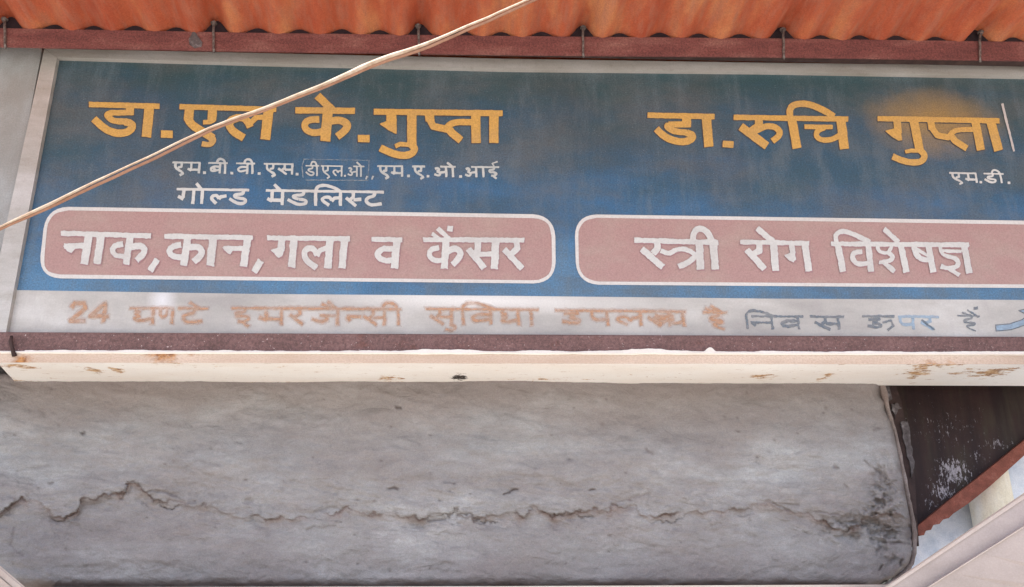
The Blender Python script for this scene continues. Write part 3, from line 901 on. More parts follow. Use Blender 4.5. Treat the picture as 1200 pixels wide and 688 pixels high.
gold["के."] = zs(4.615, 340, 100, [(34, [(28, 135), (350, 138)]), (42, [(148, 56), (235, 140)]), (54, [(205, 130), (190, 302)]), (36, [(158, 184), (100, 186), (74, 212), (88, 245), (135, 260), (190, 244)]),
    (40, [(215, 194), (268, 186), (312, 208), (306, 238), (254, 278)]), (40, [(366, 288), (430, 288)])])
gold["गुप्ता"] = zs(4.615, 340, 100, [(32, [(452, 143), (1150, 151)]), (54, [(548, 143), (548, 215)]), poly((483, 208), (515, 196), (560, 185), (576, 180), (576, 263), (535, 245)), (50, [(658, 150), (658, 325)]),
    (24, [(568, 330), (595, 318), (655, 322)]), (38, [(650, 318), (678, 340), (660, 372), (610, 382), (550, 368), (488, 338)]), (50, [(753, 150), (757, 195)]), (38, [(755, 185), (775, 222), (850, 238)]),
    (34, [(1000, 200), (905, 198), (862, 210), (845, 235)]), (42, [(850, 225), (875, 258), (925, 298)]), (50, [(1003, 150), (1006, 312)]), (50, [(1102, 150), (1102, 312)])])
gold["डा. "] = zs(4.8, 750, 110, [(31, [(42, 120), (420, 128)]), (50, [(262, 130), (262, 172)]), (34, [(288, 172), (160, 172)]), (34, [(160, 172), (150, 185), (190, 212), (265, 218)]),
    (40, [(262, 218), (296, 230), (294, 254), (250, 272), (180, 262), (130, 235), (92, 196)]), (52, [(372, 120), (388, 298)]), (38, [(465, 281), (526, 285)])])
gold["रुचि"] = zs(4.8, 750, 110, [(30, [(527, 132), (1172, 142)]), (46, [(668, 138), (670, 180), (625, 212)]), (46, [(566, 184), (715, 294)]), (34, [(640, 215), (700, 182), (750, 182), (786, 205), (784, 236), (745, 266)]),
    (50, [(852, 128), (884, 306)]), (36, [(850, 145), (838, 90), (868, 58), (940, 54), (1020, 84), (1092, 128)]), (26, [(925, 185), (1085, 187)]), (30, [(1040, 190), (1000, 205), (988, 235), (1020, 262), (1085, 258), (1132, 226)]), (52, [(1130, 142), (1150, 310)])])
gold["गुप्ता "] = zs(6, 1000, 100, [(38, [(170, 234), (1028, 250)]), (52, [(306, 240), (316, 340)]), poly((222, 320), (280, 305), (330, 290), (344, 388), (315, 388), (270, 362)), (60, [(425, 250), (468, 465)]),
    (26, [(365, 468), (410, 458), (470, 462)]), (44, [(470, 455), (505, 490), (490, 532), (430, 546), (350, 532), (276, 500)]), (50, [(545, 255), (553, 312)]), (42, [(553, 300), (590, 352), (680, 368)]),
    (36, [(850, 310), (740, 312), (695, 328), (672, 360)]), (44, [(680, 345), (715, 392), (800, 444)]), (58, [(860, 260), (897, 456)]), (64, [(965, 250), (1022, 458)])])
white = {}
white["नाक,"] = zs(4.615, 60, 250, [(27, [(52, 108), (540, 122)]), (42, [(204, 115), (178, 276)]), (30, [(70, 178), (195, 174)]), poly((62, 175), (100, 165), (138, 178), (110, 216), (85, 204)), (42, [(270, 120), (248, 275)]),
    (38, [(428, 125), (404, 278)]), (28, [(388, 166), (345, 172), (328, 200), (345, 228), (405, 236)]), (34, [(422, 186), (480, 172), (508, 192), (498, 222), (460, 256)]), (34, [(574, 248), (533, 312)])])
white["कान,"] = zs(4.615, 60, 250, [(26, [(612, 124), (1092, 131)]), (38, [(740, 130), (716, 283)]), (30, [(702, 170), (655, 178), (635, 205), (655, 235), (720, 240)]), (34, [(738, 188), (790, 177), (816, 200), (808, 230), (772, 262)]),
    (42, [(876, 130), (860, 284)]), (40, [(1062, 135), (1040, 288)]), (26, [(932, 190), (1050, 190)]), poly((925, 186), (955, 178), (990, 192), (968, 222), (945, 210)), (34, [(1134, 256), (1096, 318)])])
white["गला"] = zs(3.75, 310, 250, [(21, [(12, 108), (375, 112)]), (30, [(76, 112), (72, 165)]), poly((22, 160), (58, 152), (90, 148), (78, 190), (62, 196)), (32, [(130, 115), (118, 238)]), (32, [(288, 115), (278, 240)]),
    (22, [(282, 152), (245, 162), (230, 188)]), (26, [(232, 185), (215, 154), (190, 153), (172, 170), (180, 205), (228, 240)]), (32, [(352, 115), (340, 242)])])
white["व"] = zs(3.75, 310, 250, [(21, [(470, 114), (605, 116)]), (32, [(582, 118), (570, 242)]), (25, [(572, 156), (520, 153), (495, 175), (502, 198), (535, 210), (572, 204)])])
white["कैंसर"] = zs(3.75, 310, 250, [(21, [(697, 116), (1142, 118)]), (17, [(736, 90), (778, 118)]), (20, [(760, 66), (812, 112)]), (24, [(803, 66), (828, 69)]), (32, [(798, 118), (790, 244)]), (23, [(768, 150), (730, 158), (722, 186), (748, 210), (792, 206)]),
    (28, [(796, 168), (840, 152), (864, 172), (856, 196), (826, 226)]), (28, [(938, 120), (938, 160), (925, 180)]), (28, [(896, 156), (966, 242)]), (22, [(938, 180), (1010, 178)]), (33, [(1016, 120), (1010, 245)]),
    (26, [(1106, 120), (1112, 155), (1085, 178)]), (26, [(1052, 158), (1132, 242)])])
white["स्त्री"] = zs(5.217, 730, 250, [(31, [(70, 165), (582, 178)]), (40, [(210, 170), (212, 215), (185, 245)]), (38, [(115, 218), (245, 330)]), (28, [(230, 228), (280, 248), (330, 220), (385, 217), (450, 255)]), (34, [(445, 262), (400, 300), (338, 326)]),
    (46, [(466, 180), (475, 344)]), (46, [(550, 160), (565, 344)]), (36, [(430, 175), (430, 112), (470, 88), (515, 110), (548, 170)])])
white["रोग"] = zs(5.217, 730, 250, [(29, [(715, 175), (1140, 184)]), (38, [(832, 180), (836, 228), (795, 250)]), (38, [(758, 222), (866, 342)]), (44, [(920, 185), (935, 352)]), (38, [(820, 90), (915, 172)]),
    (34, [(1028, 185), (1042, 250)]), poly((985, 256), (1020, 244), (1052, 238), (1060, 285), (1042, 300), (1010, 282)), (42, [(1112, 185), (1137, 355)])])
white["विशेषज्ञ"] = zs(5.714, 950, 250, [(33, [(135, 204), (1060, 212)]), (44, [(180, 200), (218, 392)]), (32, [(172, 200), (165, 142), (210, 116), (290, 138), (395, 194)]), (40, [(385, 210), (405, 392)]), (32, [(345, 256), (290, 262), (276, 298), (300, 334), (350, 342), (398, 326)]),
    (24, [(448, 212), (450, 246), (485, 268), (525, 262), (545, 215)]), (28, [(515, 262), (558, 288), (530, 320), (455, 328)]), (30, [(480, 320), (562, 390)]), (42, [(600, 200), (642, 396)]), (36, [(490, 104), (590, 195)]),
    (36, [(690, 215), (703, 275), (750, 312), (812, 308)]), (22, [(705, 235), (795, 292)]), (42, [(788, 215), (822, 396)]), (24, [(866, 215), (872, 262), (905, 288), (975, 300)]), (22, [(1010, 256), (880, 250)]),
    (30, [(965, 298), (992, 325), (980, 358), (930, 372), (872, 354)]), (24, [(925, 370), (995, 414)]), (42, [(1028, 210), (1062, 402)])])

for txt, sh in gold.items():
    prt("lettering", sh, GOLD, 2, None, wob=0.35)
    prt("lettering_edge", sh, DARKP, 1, None, grow=0.5, step=0.7, shift=(-0.5, 0.7) if txt.strip() in ("एल", "गुप्ता", "के.") else (-0.8, 0.4))
for txt, sh in white.items():
    prt("lettering", sh, WHITEP, 4, None, wob=0.8)
    prt("lettering_edge", sh, PINKSH, 3, None, grow=0.6, step=0.7, shift=(0.3, 0.9))

# --- pink panels with white borders
def rrect(tl, tr, br, bl, r, n=7):
    """rounded quad in photo pixels"""
    C4 = [tl, tr, br, bl]
    out = []
    for i in range(4):
        p = Vector(C4[i]); a = (Vector(C4[i - 1]) - p).normalized(); b = (Vector(C4[(i + 1) % 4]) - p).normalized()
        s, e = p + a * r, p + b * r
        for k in range(n + 1):
            t = k / n
            out.append(tuple((s * (1 - t) ** 2 + p * (2 * t * (1 - t)) * 0.9 + (s + e) * 0.5 * (2 * t * (1 - t)) * 0.1 + e * t * t)))
    return out
def ring(name, quad, r, w_, layer_o):
    out = rrect(*quad, r)
    cx = sum(p[0] for p in out) / len(out); cy = sum(p[1] for p in out) / len(out)
    # inner loop by inward offset
    n = len(out); inn = []
    for i in range(n):
        p0, p1, p2 = Vector(out[i - 1]), Vector(out[i]), Vector(out[(i + 1) % n])
        t = (p2 - p0).normalized()
        nn = Vector((-t.y, t.x))
        wv = w_ * (1 + 0.35 * float(vnoise(np.array([p1.x / 9.0]), np.array([p1.y / 9.0]), 3)[0]))
        inn.append(tuple(p1 + nn * wv))
    sub = lambda L: L
    v = [at(x, y, Y_SIGN - LAYER * 2) for x, y in out] + [at(x, y, Y_SIGN - LAYER * 2) for x, y in inn]
    f = [(i, (i + 1) % n, n + (i + 1) % n, n + i)[::-1] for i in range(n)]
    mesh_obj(name, v, f, EDGEW, sign)
    v = [at(x, y, Y_SIGN - LAYER) for x, y in rrect(*quad, r)]
    mid = tuple((Vector(inn[i]) * 0.5 + Vector(out[i]) * 0.5) for i in range(n))
    v = [at(p[0], p[1], Y_SIGN - LAYER) for p in mid]
    mesh_obj("pink_panel", v, [tuple(range(n))[::-1]], PINK, sign)
ring("panel_border", ((54, 242), (650.5, 251.5), (651.5, 332.5), (44.5, 326)), 26, 4.2, 2)
ring("panel_border", ((673, 251), (1330, 260.5), (1332, 338.5), (675.5, 333.5)), 26, 4.0, 2)

# --- small lettering from a stroke alphabet (u across, v down: 0 headline, 1 base)
ST = [(.88, 0), (.88, 1)]
G_ = {
 'e':  [[(.2, 0), (.18, .42), (.40, .66), (.74, .88)], [(.74, .88), (.84, 1.05), (.6, 1.2)], [(.68, 0), (.68, .42), (.42, .48)]],
 'm':  [ST, [(.88, .66), (.30, .66)], [(.32, 0), (.32, .62)], [(.08, .55), (.34, .74)]],
 'b':  [ST, [(.88, .36), (.42, .30), (.12, .52), (.3, .80), (.88, .62)], [(.28, .42), (.66, .74)]],
 'v':  [ST, [(.88, .36), (.42, .30), (.12, .52), (.3, .80), (.88, .62)]],
 's':  [ST, [(.88, .52), (.45, .54)], [(.44, 0), (.44, .36), (.30, .52)], [(.06, .40), (.58, .98)]],
 'hs': [[(.84, .52), (.45, .54)], [(.44, 0), (.44, .36), (.30, .52)], [(.06, .40), (.58, .98)]],
 'r':  [[(.62, 0), (.62, .34), (.34, .54)], [(.1, .40), (.78, .98)]],
 'd':  [[(.76, 0), (.76, .28), (.34, .30), (.30, .46), (.55, .56)], [(.55, .56), (.92, .64), (.86, .90), (.5, .94), (.05, .58)]],
 'l':  [ST, [(.88, .42), (.62, .48), (.52, .66)], [(.52, .62), (.44, .38), (.2, .40), (.1, .60), (.42, .95)]],
 'hl': [[(1.0, .42), (.66, .48), (.56, .66)], [(.56, .62), (.44, .38), (.2, .40), (.1, .60), (.42, .95)]],
 'g':  [ST, [(.34, 0), (.34, .58)], [(.06, .48), (.36, .68)]],
 'o':  [[(.86, 0), (.86, 1)], [(.10, .22), (.28, .12), (.42, .30), (.22, .46)], [(.22, .46), (.48, .62), (.36, .90), (.04, .72)], [(.46, .56), (.86, .50)]],
 'i':  [[(.6, 0), (.6, .24), (.16, .28), (.20, .50), (.60, .48), (.86, .64), (.55, .86), (.30, .80)], [(.5, .86), (.80, 1.12)]],
 't':  [[(.56, 0), (.56, .28), (.22, .38), (.10, .62), (.36, .92), (.92, .80)]],
 'p':  [ST, [(.2, 0), (.2, .40), (.36, .64), (.88, .60)]],
 'n':  [ST, [(.88, .48), (.14, .48)], [(.16, .48), (.32, .72)]],
 'hn': [[(.95, .48), (.14, .48)], [(.16, .48), (.32, .72)]],
 'ch': [ST, [(.1, .3), (.5, .3), (.3, .6), (.88, .7)]],
 'k':  [[(.5, 0), (.5, 1)], [(.5, .66), (.2, .78), (.08, .56), (.24, .36), (.5, .46)], [(.5, .42), (.86, .40), (.86, .68), (.68, .84)]],
 'gh': [ST, [(.16, .12), (.40, .24), (.16, .40), (.40, .52)], [(.40, .52), (.12, .66), (.36, .84), (.88, .66)]],
 'dh': [ST, [(.30, .05), (.10, .16), (.40, .30), (.12, .44), (.40, .54)], [(.40, .54), (.12, .68), (.36, .84), (.88, .66)]],
 'N':  [ST, [(.16, 0), (.16, .46), (.36, .62), (.54, .46), (.54, 0)]],
 'j':  [ST, [(.88, .42), (.30, .42)], [(.46, .42), (.58, .66), (.34, .82), (.06, .64)]],
 'u_': [[(.74, 0), (.74, .22), (.22, .24)], [(.44, .26), (.60, .46), (.40, .54)], [(.40, .54), (.86, .62), (.70, .92), (.14, .74)]],
 'h':  [[(.6, 0), (.6, .24), (.2, .28), (.24, .48), (.72, .50), (.70, .70), (.3, .72), (.4, .90), (.76, 1.1)]],
 'ii': [[(.86, 1), (.84, 0), (.62, -.36), (.2, -.42), (.02, -.12), (.1, .04)]],
 'aa': [[(.5, 0), (.5, 1)]],
 'ee': [[(.0, -.42), (.9, .02)]],
 'ai': [[(.0, -.42), (.9, .02)], [(-.5, -.28), (.5, .02)]],
 'I':  [[(.06, 1), (.04, -.02), (.12, -.34), (.4, -.44), (.75, -.26), (1.0, .02)]],
 'uu': [[(.5, 1.0), (.95, 1.15), (.7, 1.42), (.1, 1.3)]],
 '.':  [[(.0, .92), (.5, .92)]],
 ',':  [[(.6, .9), (.1, 1.25)]],
 '2':  [[(.1, .25), (.25, 0), (.75, 0), (.85, .3), (.1, 1), (.9, 1)]],
 '4':  [[(.75, 1.05), (.75, 0), (.05, .7), (1, .7)]],
}
def words(lay, yh0, yh1, x0, x1, hgt, pen, lean=None):
    """lay: list of (glyph, xa, xb) or ('-', xa, xb) for a headline"""
    out = []
    for g, xa, xb in lay:
        xm = xa if g == '.' else (xa + xb) / 2
        yh = yh0 + (yh1 - yh0) * (xm - x0) / (x1 - x0)
        le = (xm - 430) / 2500.0 if lean is None else lean
        if g == '-':
            f_ = lambda x: yh0 + (yh1 - yh0) * (x - x0) / (x1 - x0)
            out.append(('L', pen * 0.8, [(xa, f_(xa)), (xb, f_(xb))]))
            continue
        for s_ in G_[g]:
            pts = [(xa + u * (xb - xa) + le * v * hgt, yh + v * hgt) for u, v in s_]
            if g == '.':
                pts = [(xa, yh + hgt * .93), (xa + pen * 1.25, yh + hgt * .93)]
            out.append(('L', pen * (1.15 if g == '.' else 1.0), pts if g in '24' else smooth(pts)))
    return out
row2 = words([('-', 202, 235), ('e', 203, 218), ('m', 219, 236), ('.', 238, 0), ('-', 244, 267), ('b', 245, 260), ('ii', 254, 266), ('.', 270, 0), ('-', 276.5, 299), ('v', 277, 292), ('ii', 286, 298),
              ('.', 302, 0), ('-', 309, 344), ('e', 310, 325), ('s', 325, 345), ('.', 346.5, 0)], 190.3, 192.6, 202, 350, 12.4, 2.7)
row2c = words([('-', 442, 472.5), ('e', 443, 457), ('m', 457, 473), ('.', 477, 0), ('-', 483, 498), ('e', 483.5, 498), ('.', 500, 0), ('-', 516, 534), ('o', 508, 525), ('aa', 525, 536), ('ee', 524, 531), ('.', 538, 0),
              ('-', 552, 585), ('o', 544, 560), ('aa', 562, 570), ('i', 571, 584)], 194.6, 196.0, 440, 585, 12.2, 2.7)
row2c += [('L', 1.6, [(579, 195), (577, 191.5), (583, 189.5)])]
row2b = words([('-', 358, 374), ('d', 358, 369), ('ii', 364, 373), ('-', 376, 402), ('e', 376.5, 388), ('l', 389, 402), ('.', 403, 0), ('-', 414, 427), ('o', 407, 420), ('aa', 419, 427), ('ee', 418, 424), (',', 428.5, 431.5), (',', 435, 439)],
              194.2, 195.2, 358, 430, 12.2, 2.0)
row3 = words([('-', 207, 292), ('g', 208, 230), ('aa', 234, 241), ('ee', 229.5, 237), ('hl', 246, 266), ('d', 268, 291), ('-', 311.5, 449.5), ('m', 312, 334), ('ee', 321, 330), ('d', 336, 362), ('l', 374, 402.5), ('I', 368.5, 399),
              ('hs', 404, 427), ('t', 426, 449)], 221.6, 225.2, 207, 449, 17.2, 3.8)
rowmd = words([('-', 1112.5, 1144), ('e', 1113, 1128), ('m', 1129, 1145), ('.', 1148, 0), ('-', 1152.5, 1176), ('d', 1152, 1167), ('ii', 1162, 1174), ('.', 1181, 0)], 202.6, 204.0, 1112, 1180, 11.0, 2.4, 0.16)
prt("lettering", row2, SMALLW, 2, None, step=0.4, wob=0.35)
prt("lettering", row2c, SMALLW, 2, None, step=0.4, wob=0.35)
prt("lettering", row2b, SMALLW, 3, None, step=0.4, wob=0.3)
prt("lettering", row3, WHITEP, 2, None, step=0.4, wob=0.4)
prt("lettering", rowmd, WHITEP, 2, None, step=0.4, wob=0.3)
prt("sticker_edge", [('L', 0.9, [(355.5, 186.5), (432.5, 188)]), ('L', 1.3, [(358, 211), (432, 211.5)]), ('L', 1.0, [(432.5, 188), (431.5, 211)]), ('L', 1.3, [(356.5, 186), (354, 195), (355, 208)])], STICK, 2, step=0.4, wob=0.3)
prt("scratch", [('L', 2.6, [(1174.5, 121.5), (1179, 140), (1188.5, 177.5)])], DRIP, 3, step=0.5, wob=0.4)

# --- washed out bottom line
def faded(shapes, mat, edge, label=None, step=0.5):
    prt("faded_lettering", shapes, mat, 3, label, step=step, wob=0.5)
    prt("faded_lettering", shapes, edge, 2, label, step=0.6, wob=0.8, grow=0.7)
    prt("faded_lettering", shapes, edge, 1, label, step=0.7, wob=1.4, grow=2.0)
for bo in (words([('2', 82, 104), ('4', 106, 129)], 355, 356, 80, 130, 21, 4.0, -.1),
           words([('-', 152, 204), ('gh', 153, 184), ('N', 185, 205), ('-', 208, 244), ('t', 212, 240), ('ee', 222, 236)], 361, 361.6, 150, 226, 18, 3.1),
           words([('-', 272, 470), ('i', 273, 297), ('m', 302, 334), ('r', 338, 360), ('j', 364, 400), ('ai', 384, 397), ('hn', 404, 424), ('s', 424, 454), ('ii', 448, 470)], 361, 362.4, 272, 470, 19, 3.1),
           words([('-', 499, 631), ('s', 502, 532), ('uu', 520, 534), ('v', 548, 578), ('I', 540, 578), ('dh', 583, 610), ('aa', 616, 628)], 362, 363, 500, 630, 18, 3.1),
           words([('-', 651, 803), ('u_', 654, 684), ('p', 688, 714), ('l', 718, 754), ('hs', 757, 784), ('b', 760, 786), ('dh', 780, 802)], 363.6, 365.5, 650, 803, 17, 3.1),
           words([('-', 824, 852), ('h', 826, 852), ('ai', 834, 848)], 366, 366.5, 824, 852, 18, 2.8)):
    faded(bo, FADE_O, FADE_OE)
for bg in (words([('n', 874, 908), ('I', 873, 906), ('v', 911, 938), ('-', 880, 941)], 370.5, 371.5, 870, 990, 15.5, 3.6, .1),
           words([('-', 949, 989), ('s', 952, 986)], 370.5, 371.5, 870, 990, 15.5, 3.6, .1),
           words([('-', 1010, 1048), ('u_', 1012, 1036)], 370.5, 371, 1010, 1048, 15, 3.6, .1) + [('L', 3.0, [(1034, 378), (1044, 376), (1047, 382), (1040, 387)])],
           [('L', 2.0, [(1080, 375), (1096, 387)])],
           words([('-', 1122, 1148), ('h', 1124, 1148), ('ai', 1134, 1147)], 370, 370.5, 1120, 1150, 16, 2.3, .1) + [('L', 3.4, [(1141, 361.5), (1146, 361)])]):
    prt("faded_lettering", bg, FADE_G, 2, None, step=0.5, wob=1.0)
bb = words([('-', 1052, 1100), ('p', 1050, 1072), ('r', 1076, 1098)], 370.8, 371.5, 1050, 1100, 15, 3.4, .1)
prt("faded_lettering", bb, FADE_B, 2, None, step=0.5, wob=0.9)
ar = [('L', 7, [(1167, 384.5), (1184, 383), (1199, 378), (1214, 368)]), ('P', [(1194, 364), (1222, 358), (1226, 380)])]
prt("arrow_edge", ar, FADE_G, 1, None, grow=0.7, step=0.5)
prt("arrow", ar, FADE_B, 2, "pale blue painted arrow", grow=-0.6, step=0.5)

# ------------------------------------------------------------------ awning: purlin, hook bolts, corrugated sheet
root = thing("purlin", "dark red primed steel purlin holding up the orange corrugated awning", "purlin", at(600, 54, Y_PURLIN))
pt = lambda x: float(np.interp(x, [XL, 0, 300, 600, 900, 1200, XR], [10, 33, 38.5, 42.3, 45, 49, 62]))
pbm = lambda x: float(np.interp(x, [XL, 0, 300, 600, 900, 1200, XR], [32, 54.5, 60, 64, 66.5, 71, 84]))
xp = [XL, 0, 300, 600, 900, 1200, XR]
v, f = slab([(x, pt(x)) for x in xp] + [(x, pbm(x)) for x in xp[::-1]], Y_PURLIN, 0.006)
v2, f2 = prism([at(x, pbm(x), Y_PURLIN) + Vector((0, 0.006, 0)) for x in (XL, XR)] + [at(x, pbm(x) - 2, Y_PURLIN) + Vector((0, 0.006, 0)) for x in (XR, XL)],
               [at(x, pbm(x), Y_PURLIN) + Vector((0, 0.04, 0)) for x in (XL, XR)] + [at(x, pbm(x) - 2, Y_PURLIN) + Vector((0, 0.04, 0)) for x in (XR, XL)])
mesh_obj("web", v, f, PRIMER, root)
mesh_obj("flange", v2, f2, DARKM, root)  # dark colour stands in for the shade between purlin and sign frame
v2, f2 = slab([(x, pt(x) - 22) for x in (XL, 0, 300, 600, 900, 1200, XR)] + [(x, pt(x) + 8) for x in (XR, 1200, 900, 600, 300, 0, XL)], Y_PURLIN + 0.012, 0.006)
mesh_obj("gap_shade_strip", v2, f2, DARKF, root)  # added dark strip, standing in for shade in the gaps under the sheet
# a daub of cement on the purlin
v, f = slab([(222, 52), (221, 46), (224, 41), (226, 36), (229, 38), (233, 44), (237, 49), (236, 54), (228, 56)], Y_PURLIN - .003, .004)
mesh_obj("cement_daub", v, f, GREYM, root)

hooks = [5.5, 250, 490.5, 683, 918, 1148]
hl = ["hook bolt on the purlin at the far left, beside the grey side board", "hook bolt above the blue sign, next to the cement daub on the purlin", "hook bolt partly behind the slanting white cable",
      "hook bolt near the middle of the awning, just right of the cable", "hook bolt above the second doctor's name", "hook bolt at the far right end above the ochre stain"]
crests = [-40, 8, 62, 107, 156, 205, 252, 301, 350, 400, 445, 492, 542, 588, 635, 684, 727, 775, 821, 869, 919, 965, 1010, 1054, 1100, 1148, 1192, 1237]
for k, hx in enumerate(hooks):
    t_ = thing("hook_bolt", hl[k], "bolt", at(hx, (pt(hx) + pbm(hx)) / 2, Y_PURLIN - .006), "hook bolts clamping the awning to the purlin")
    yb = pbm(hx)
    yq = pt(hx) - 13
    wig = [0, 0.8, -0.5, 0.4, -0.6, 0.9][k]
    pts = [at(hx + wig, yq, Y_PURLIN - .004), at(hx, pt(hx), Y_PURLIN - .006), at(hx + .4, (yq + yb) / 2, Y_PURLIN - .005), at(hx + 0.4, yb - 3, Y_PURLIN - .005), at(hx + .6, yb + 0.8, Y_PURLIN - .003), at(hx + .8, yb + 1.8, Y_PURLIN + .004), at(hx + 1, yb + 0.8, Y_PURLIN + .016)]
    mesh_obj("rod", *tube(pts, 0.0042, 8), BOLT, t_, smooth=True)
    c0 = at(hx + wig, yq + 2.5, Y_PURLIN - .004)
    mesh_obj("washer", *tube([c0 + Vector((0, 0, -.0015)), c0 + Vector((0, 0, .0015))], .011, 12), BOLT, t_)
    mesh_obj("nut", *tube([c0 + Vector((0, 0, -.0085)), c0 + Vector((0, 0, -.0016))], .0072, 6), BOLT, t_)

dsh = ray(430, 850).normalized()        # the way the corrugations run
dsh = Vector((dsh.x, dsh.y, dsh.z)) / dsh.y
cr = np.array(crests, float)
pitch = 46.5
cr = np.concatenate([cr[0] - pitch * np.arange(14, 0, -1), cr, cr[-1] + pitch * np.arange(1, 15)])
NS = 14
sx, ph = [], []
for a_, b2 in zip(cr[:-1], cr[1:]):
    for k in range(NS):
        sx.append(a_ + (b2 - a_) * k / NS); ph.append(k / NS)
sx = np.array(sx); ph = np.array(ph)
prof = (0.5 + 0.5 * np.cos(2 * np.pi * ph)) ** 1.05
tv = np.concatenate([np.linspace(-1.22, -0.2, 18), np.linspace(-0.16, 0.40, 12)])
Vs = []
AMP = 0.031
nearest = np.array([min(abs(x - hx) for hx in hooks) for x in sx])
for t_ in tv:
    for i, x in enumerate(sx):
        base = at(x, pt(x) + 0.1, Y_PURLIN)
        hk = math.exp(-((nearest[i]) / 16.0) ** 2) * math.exp(-((t_) / 0.10) ** 2)
        p = base + dsh * t_ + Vector((0, 0, AMP * prof[i] * (1 + 1.0 * hk) - 0.002 + 0.002 * math.sin(x * 0.05 + t_ * 3)))
        Vs.append(p)
nxs = len(sx)
Fs = [(j * nxs + i, j * nxs + i + 1, (j + 1) * nxs + i + 1, (j + 1) * nxs + i) for j in range(len(tv) - 1) for i in range(nxs - 1)]
ro = mesh_obj("corrugated_awning", Vs, Fs, SHEET, smooth=True, loc=at(600, 30, Y_PURLIN))
md = ro.modifiers.new("thickness", 'SOLIDIFY'); md.thickness = 0.003; md.offset = 1
tag(ro, "orange corrugated sheet awning over the top of the sign", "awning")

# ------------------------------------------------------------------ beige metal frame along the foot
root = thing("beige_frame", "beige painted metal frame crossing the bottom corners under the plaster wall", "frame", at(600, 700, 2.6))
def profile(name, A, B, rows, mats):
    """A, B: end lines as functions offset->(px,py); rows: (offset px, extra Y)"""
    vs_, fs = [], []
    for (pa, Ya), (pb_, Yb) in ((A, B),):
        pass
    n = len(rows)
    for (fn, Y) in (A, B):
        for off, dy in rows:
            x, y = fn(off)
            vs_.append(at(x, y, Y + dy))
    fs = [(i, i + 1, n + i + 1, n + i) for i in range(n - 1)]
    return vs_, fs, n
def rail(name, p0, p1, q0, q1, Y0, Y1, rows, parent):
    """p0-p1 outer line, q0-q1 second line; rows give multiples of their spacing and depth"""
    N = 12
    vs_, fs = [], []
    n = len(rows)
    for j in range(N + 1):
        t = j / N
        P = Vector(p0).lerp(Vector(p1), t); Q = Vector(q0).lerp(Vector(q1), t)
        Yc = Y0 + (Y1 - Y0) * t
        for off, dy in rows:
            r_ = P + (Q - P) * off
            vs_.append(at(r_.x, r_.y, Yc + dy))
    for j in range(N):
        for i in range(n):
            i2 = (i + 1) % n
            fs.append((j * n + i, j * n + i2, (j + 1) * n + i2, (j + 1) * n + i))
    fs.append(tuple(range(n))); fs.append(tuple(range(N * n, N * n + n)))
    return vs_, fs
# right member: outer line (1041,685)-(1200,578); crease (1083,685)-(1200,613)
p0, p1 = (1041 - 59.4 * 1.4, 685 + 40 * 1.4), (1200 + 223, 578 - 150)
q0, q1 = (1083 - 65 * 1.4 + 12, 685 + 40 * 1.4), (1200 + 244, 613 - 150)
rows = [(0.0, 0.10), (0.0, 0.0), (0.05, -0.010), (0.17, -0.016), (0.95, -0.030), (1.0, -0.046), (1.05, -0.048), (5.5, -0.075), (5.5, 0.10)]
v, f = rail("r", p0, p1, q0, q1, 2.56, 2.15, rows, root)
mesh_obj("side_rail", v, f, RAIL, root)
# cream painted arris on its upper edge
v, f = rail("r", p0, p1, q0, q1, 2.56, 2.15, [(-0.01, 0.02), (-0.01, -0.004), (0.05, -0.014), (0.17, -0.020), (0.17, 0.02)], root)
mesh_obj("edge_bead", v, f, RAILE, root)
v, f = rail("r", p0, p1, q0, q1, 2.56, 2.15, [(0.97, -0.03), (0.985, -0.051), (1.03, -0.053), (1.045, -0.03)], root)
mesh_obj("seam_bead", v, f, RAILE, root)
# left member
p0, p1 = (60, 714), (-120, 562)
q0, q1 = (44, 714), (-120, 575)
rows = [(0.0, 0.10), (0.0, 0.0), (0.1, -0.01), (0.95, -0.02), (1.0, -0.035), (9, -0.05), (9, 0.10)]
v, f = rail("r", p0, p1, q0, q1, 2.56, 2.25, rows, root)
mesh_obj("side_rail", v, f, RAIL, root)
v, f = rail("r", p0, p1, q0, q1, 2.56, 2.25, [(-0.02, 0.02), (-0.02, -0.006), (0.9, -0.026), (0.9, 0.02)], root)
mesh_obj("edge_bead", v, f, RAILE, root)
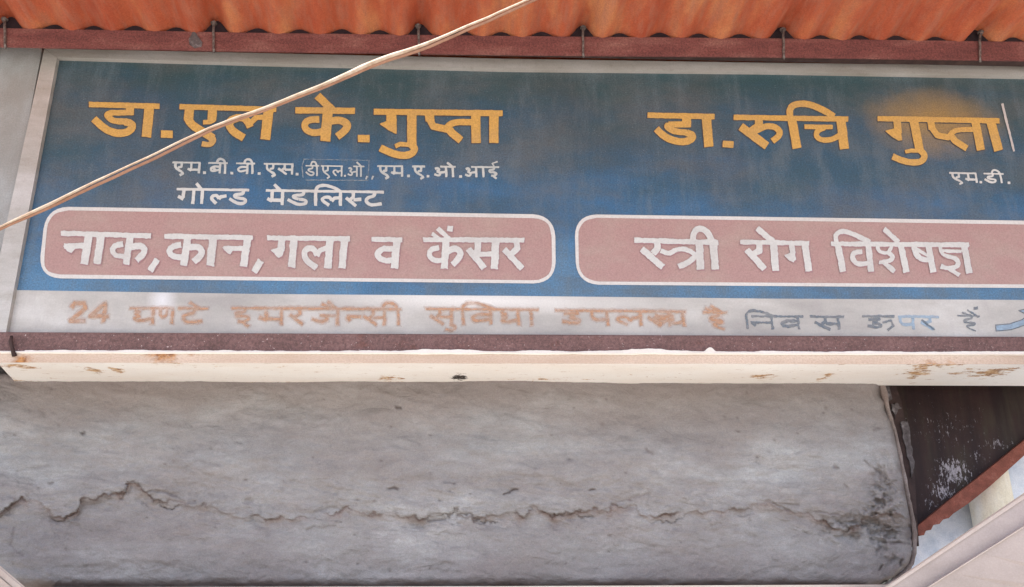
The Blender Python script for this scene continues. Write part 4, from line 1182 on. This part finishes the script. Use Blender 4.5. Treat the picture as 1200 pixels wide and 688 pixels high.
# bottom member
v, f = slab([(30, 688.5), (300, 687.8), (600, 686.9), (900, 685.6), (1045, 685.0), (1045, 770), (30, 770)], 2.60, 0.2)
mesh_obj("foot_rail", v, f, RAILE, root)

# ------------------------------------------------------------------ cable in front
wire = [(-260, 372), (-120, 318), (-40, 283), (0, 265.5), (12, 259.5), (32, 251), (75, 231), (108, 214.5), (140, 199), (175, 183), (200, 171), (226, 159.5), (250, 148), (275, 138.5), (300, 130), (325, 120.5), (350, 111), (375, 101), (400, 89.5),
        (425, 78), (450, 68.5), (475, 60), (500, 51), (525, 40.5), (550, 29.5), (575, 19), (600, 7.5), (625, -4), (700, -40), (900, -150)]
wr = {(0): 0.75}
wx = [p[0] for p in wire]; wy = [p[1] for p in wire]
xs = np.arange(-260, 900, 4.0)
yy = np.interp(xs, wx, wy) + 1.3 * fbm(xs / 45.0, xs * 0, 201, 4)
ker = np.array([1, 2, 3, 2, 1]) / 9.0
ypad = np.concatenate([[yy[0]] * 2, yy, [yy[-1]] * 2])
yy = np.convolve(ypad, ker, 'valid')
YC = 1.05
thick = np.interp(xs, [-200, 0, 50, 75, 150, 300, 380, 425, 470, 520, 620, 800], [1.0, 1.1, 2.0, 1.8, 1.3, 1.7, 2.3, 3.2, 2.9, 2.0, 1.5, 1.4])
gap2 = np.interp(xs, [-200, 0, 60, 130, 200, 260, 330, 425, 500, 560, 620, 800], [2.0, 2.2, 3.2, 4.4, 4.2, 2.6, 2.4, 3.4, 4.2, 3.8, 3.4, 2.5])
mm = YC / F * 1.02
p1_ = [at(x, y, YC) for x, y in zip(xs, yy)]
p2_ = [at(x + g * 0.35, y + g, YC + 0.003) for x, y, g in zip(xs, yy, gap2)]
root = thing("twin_cable", "twin strand electric cable, white over copper brown, slanting across the front of the sign", "cable", p1_[len(p1_) // 2])
mesh_obj("white_strand", *tube(p1_, list(thick * mm), 10), CW, root, smooth=True)
mesh_obj("brown_strand", *tube(p2_, list(np.clip(thick * 0.3 + 1.5, 1.7, 2.4) * mm), 10), CB, root, smooth=True)
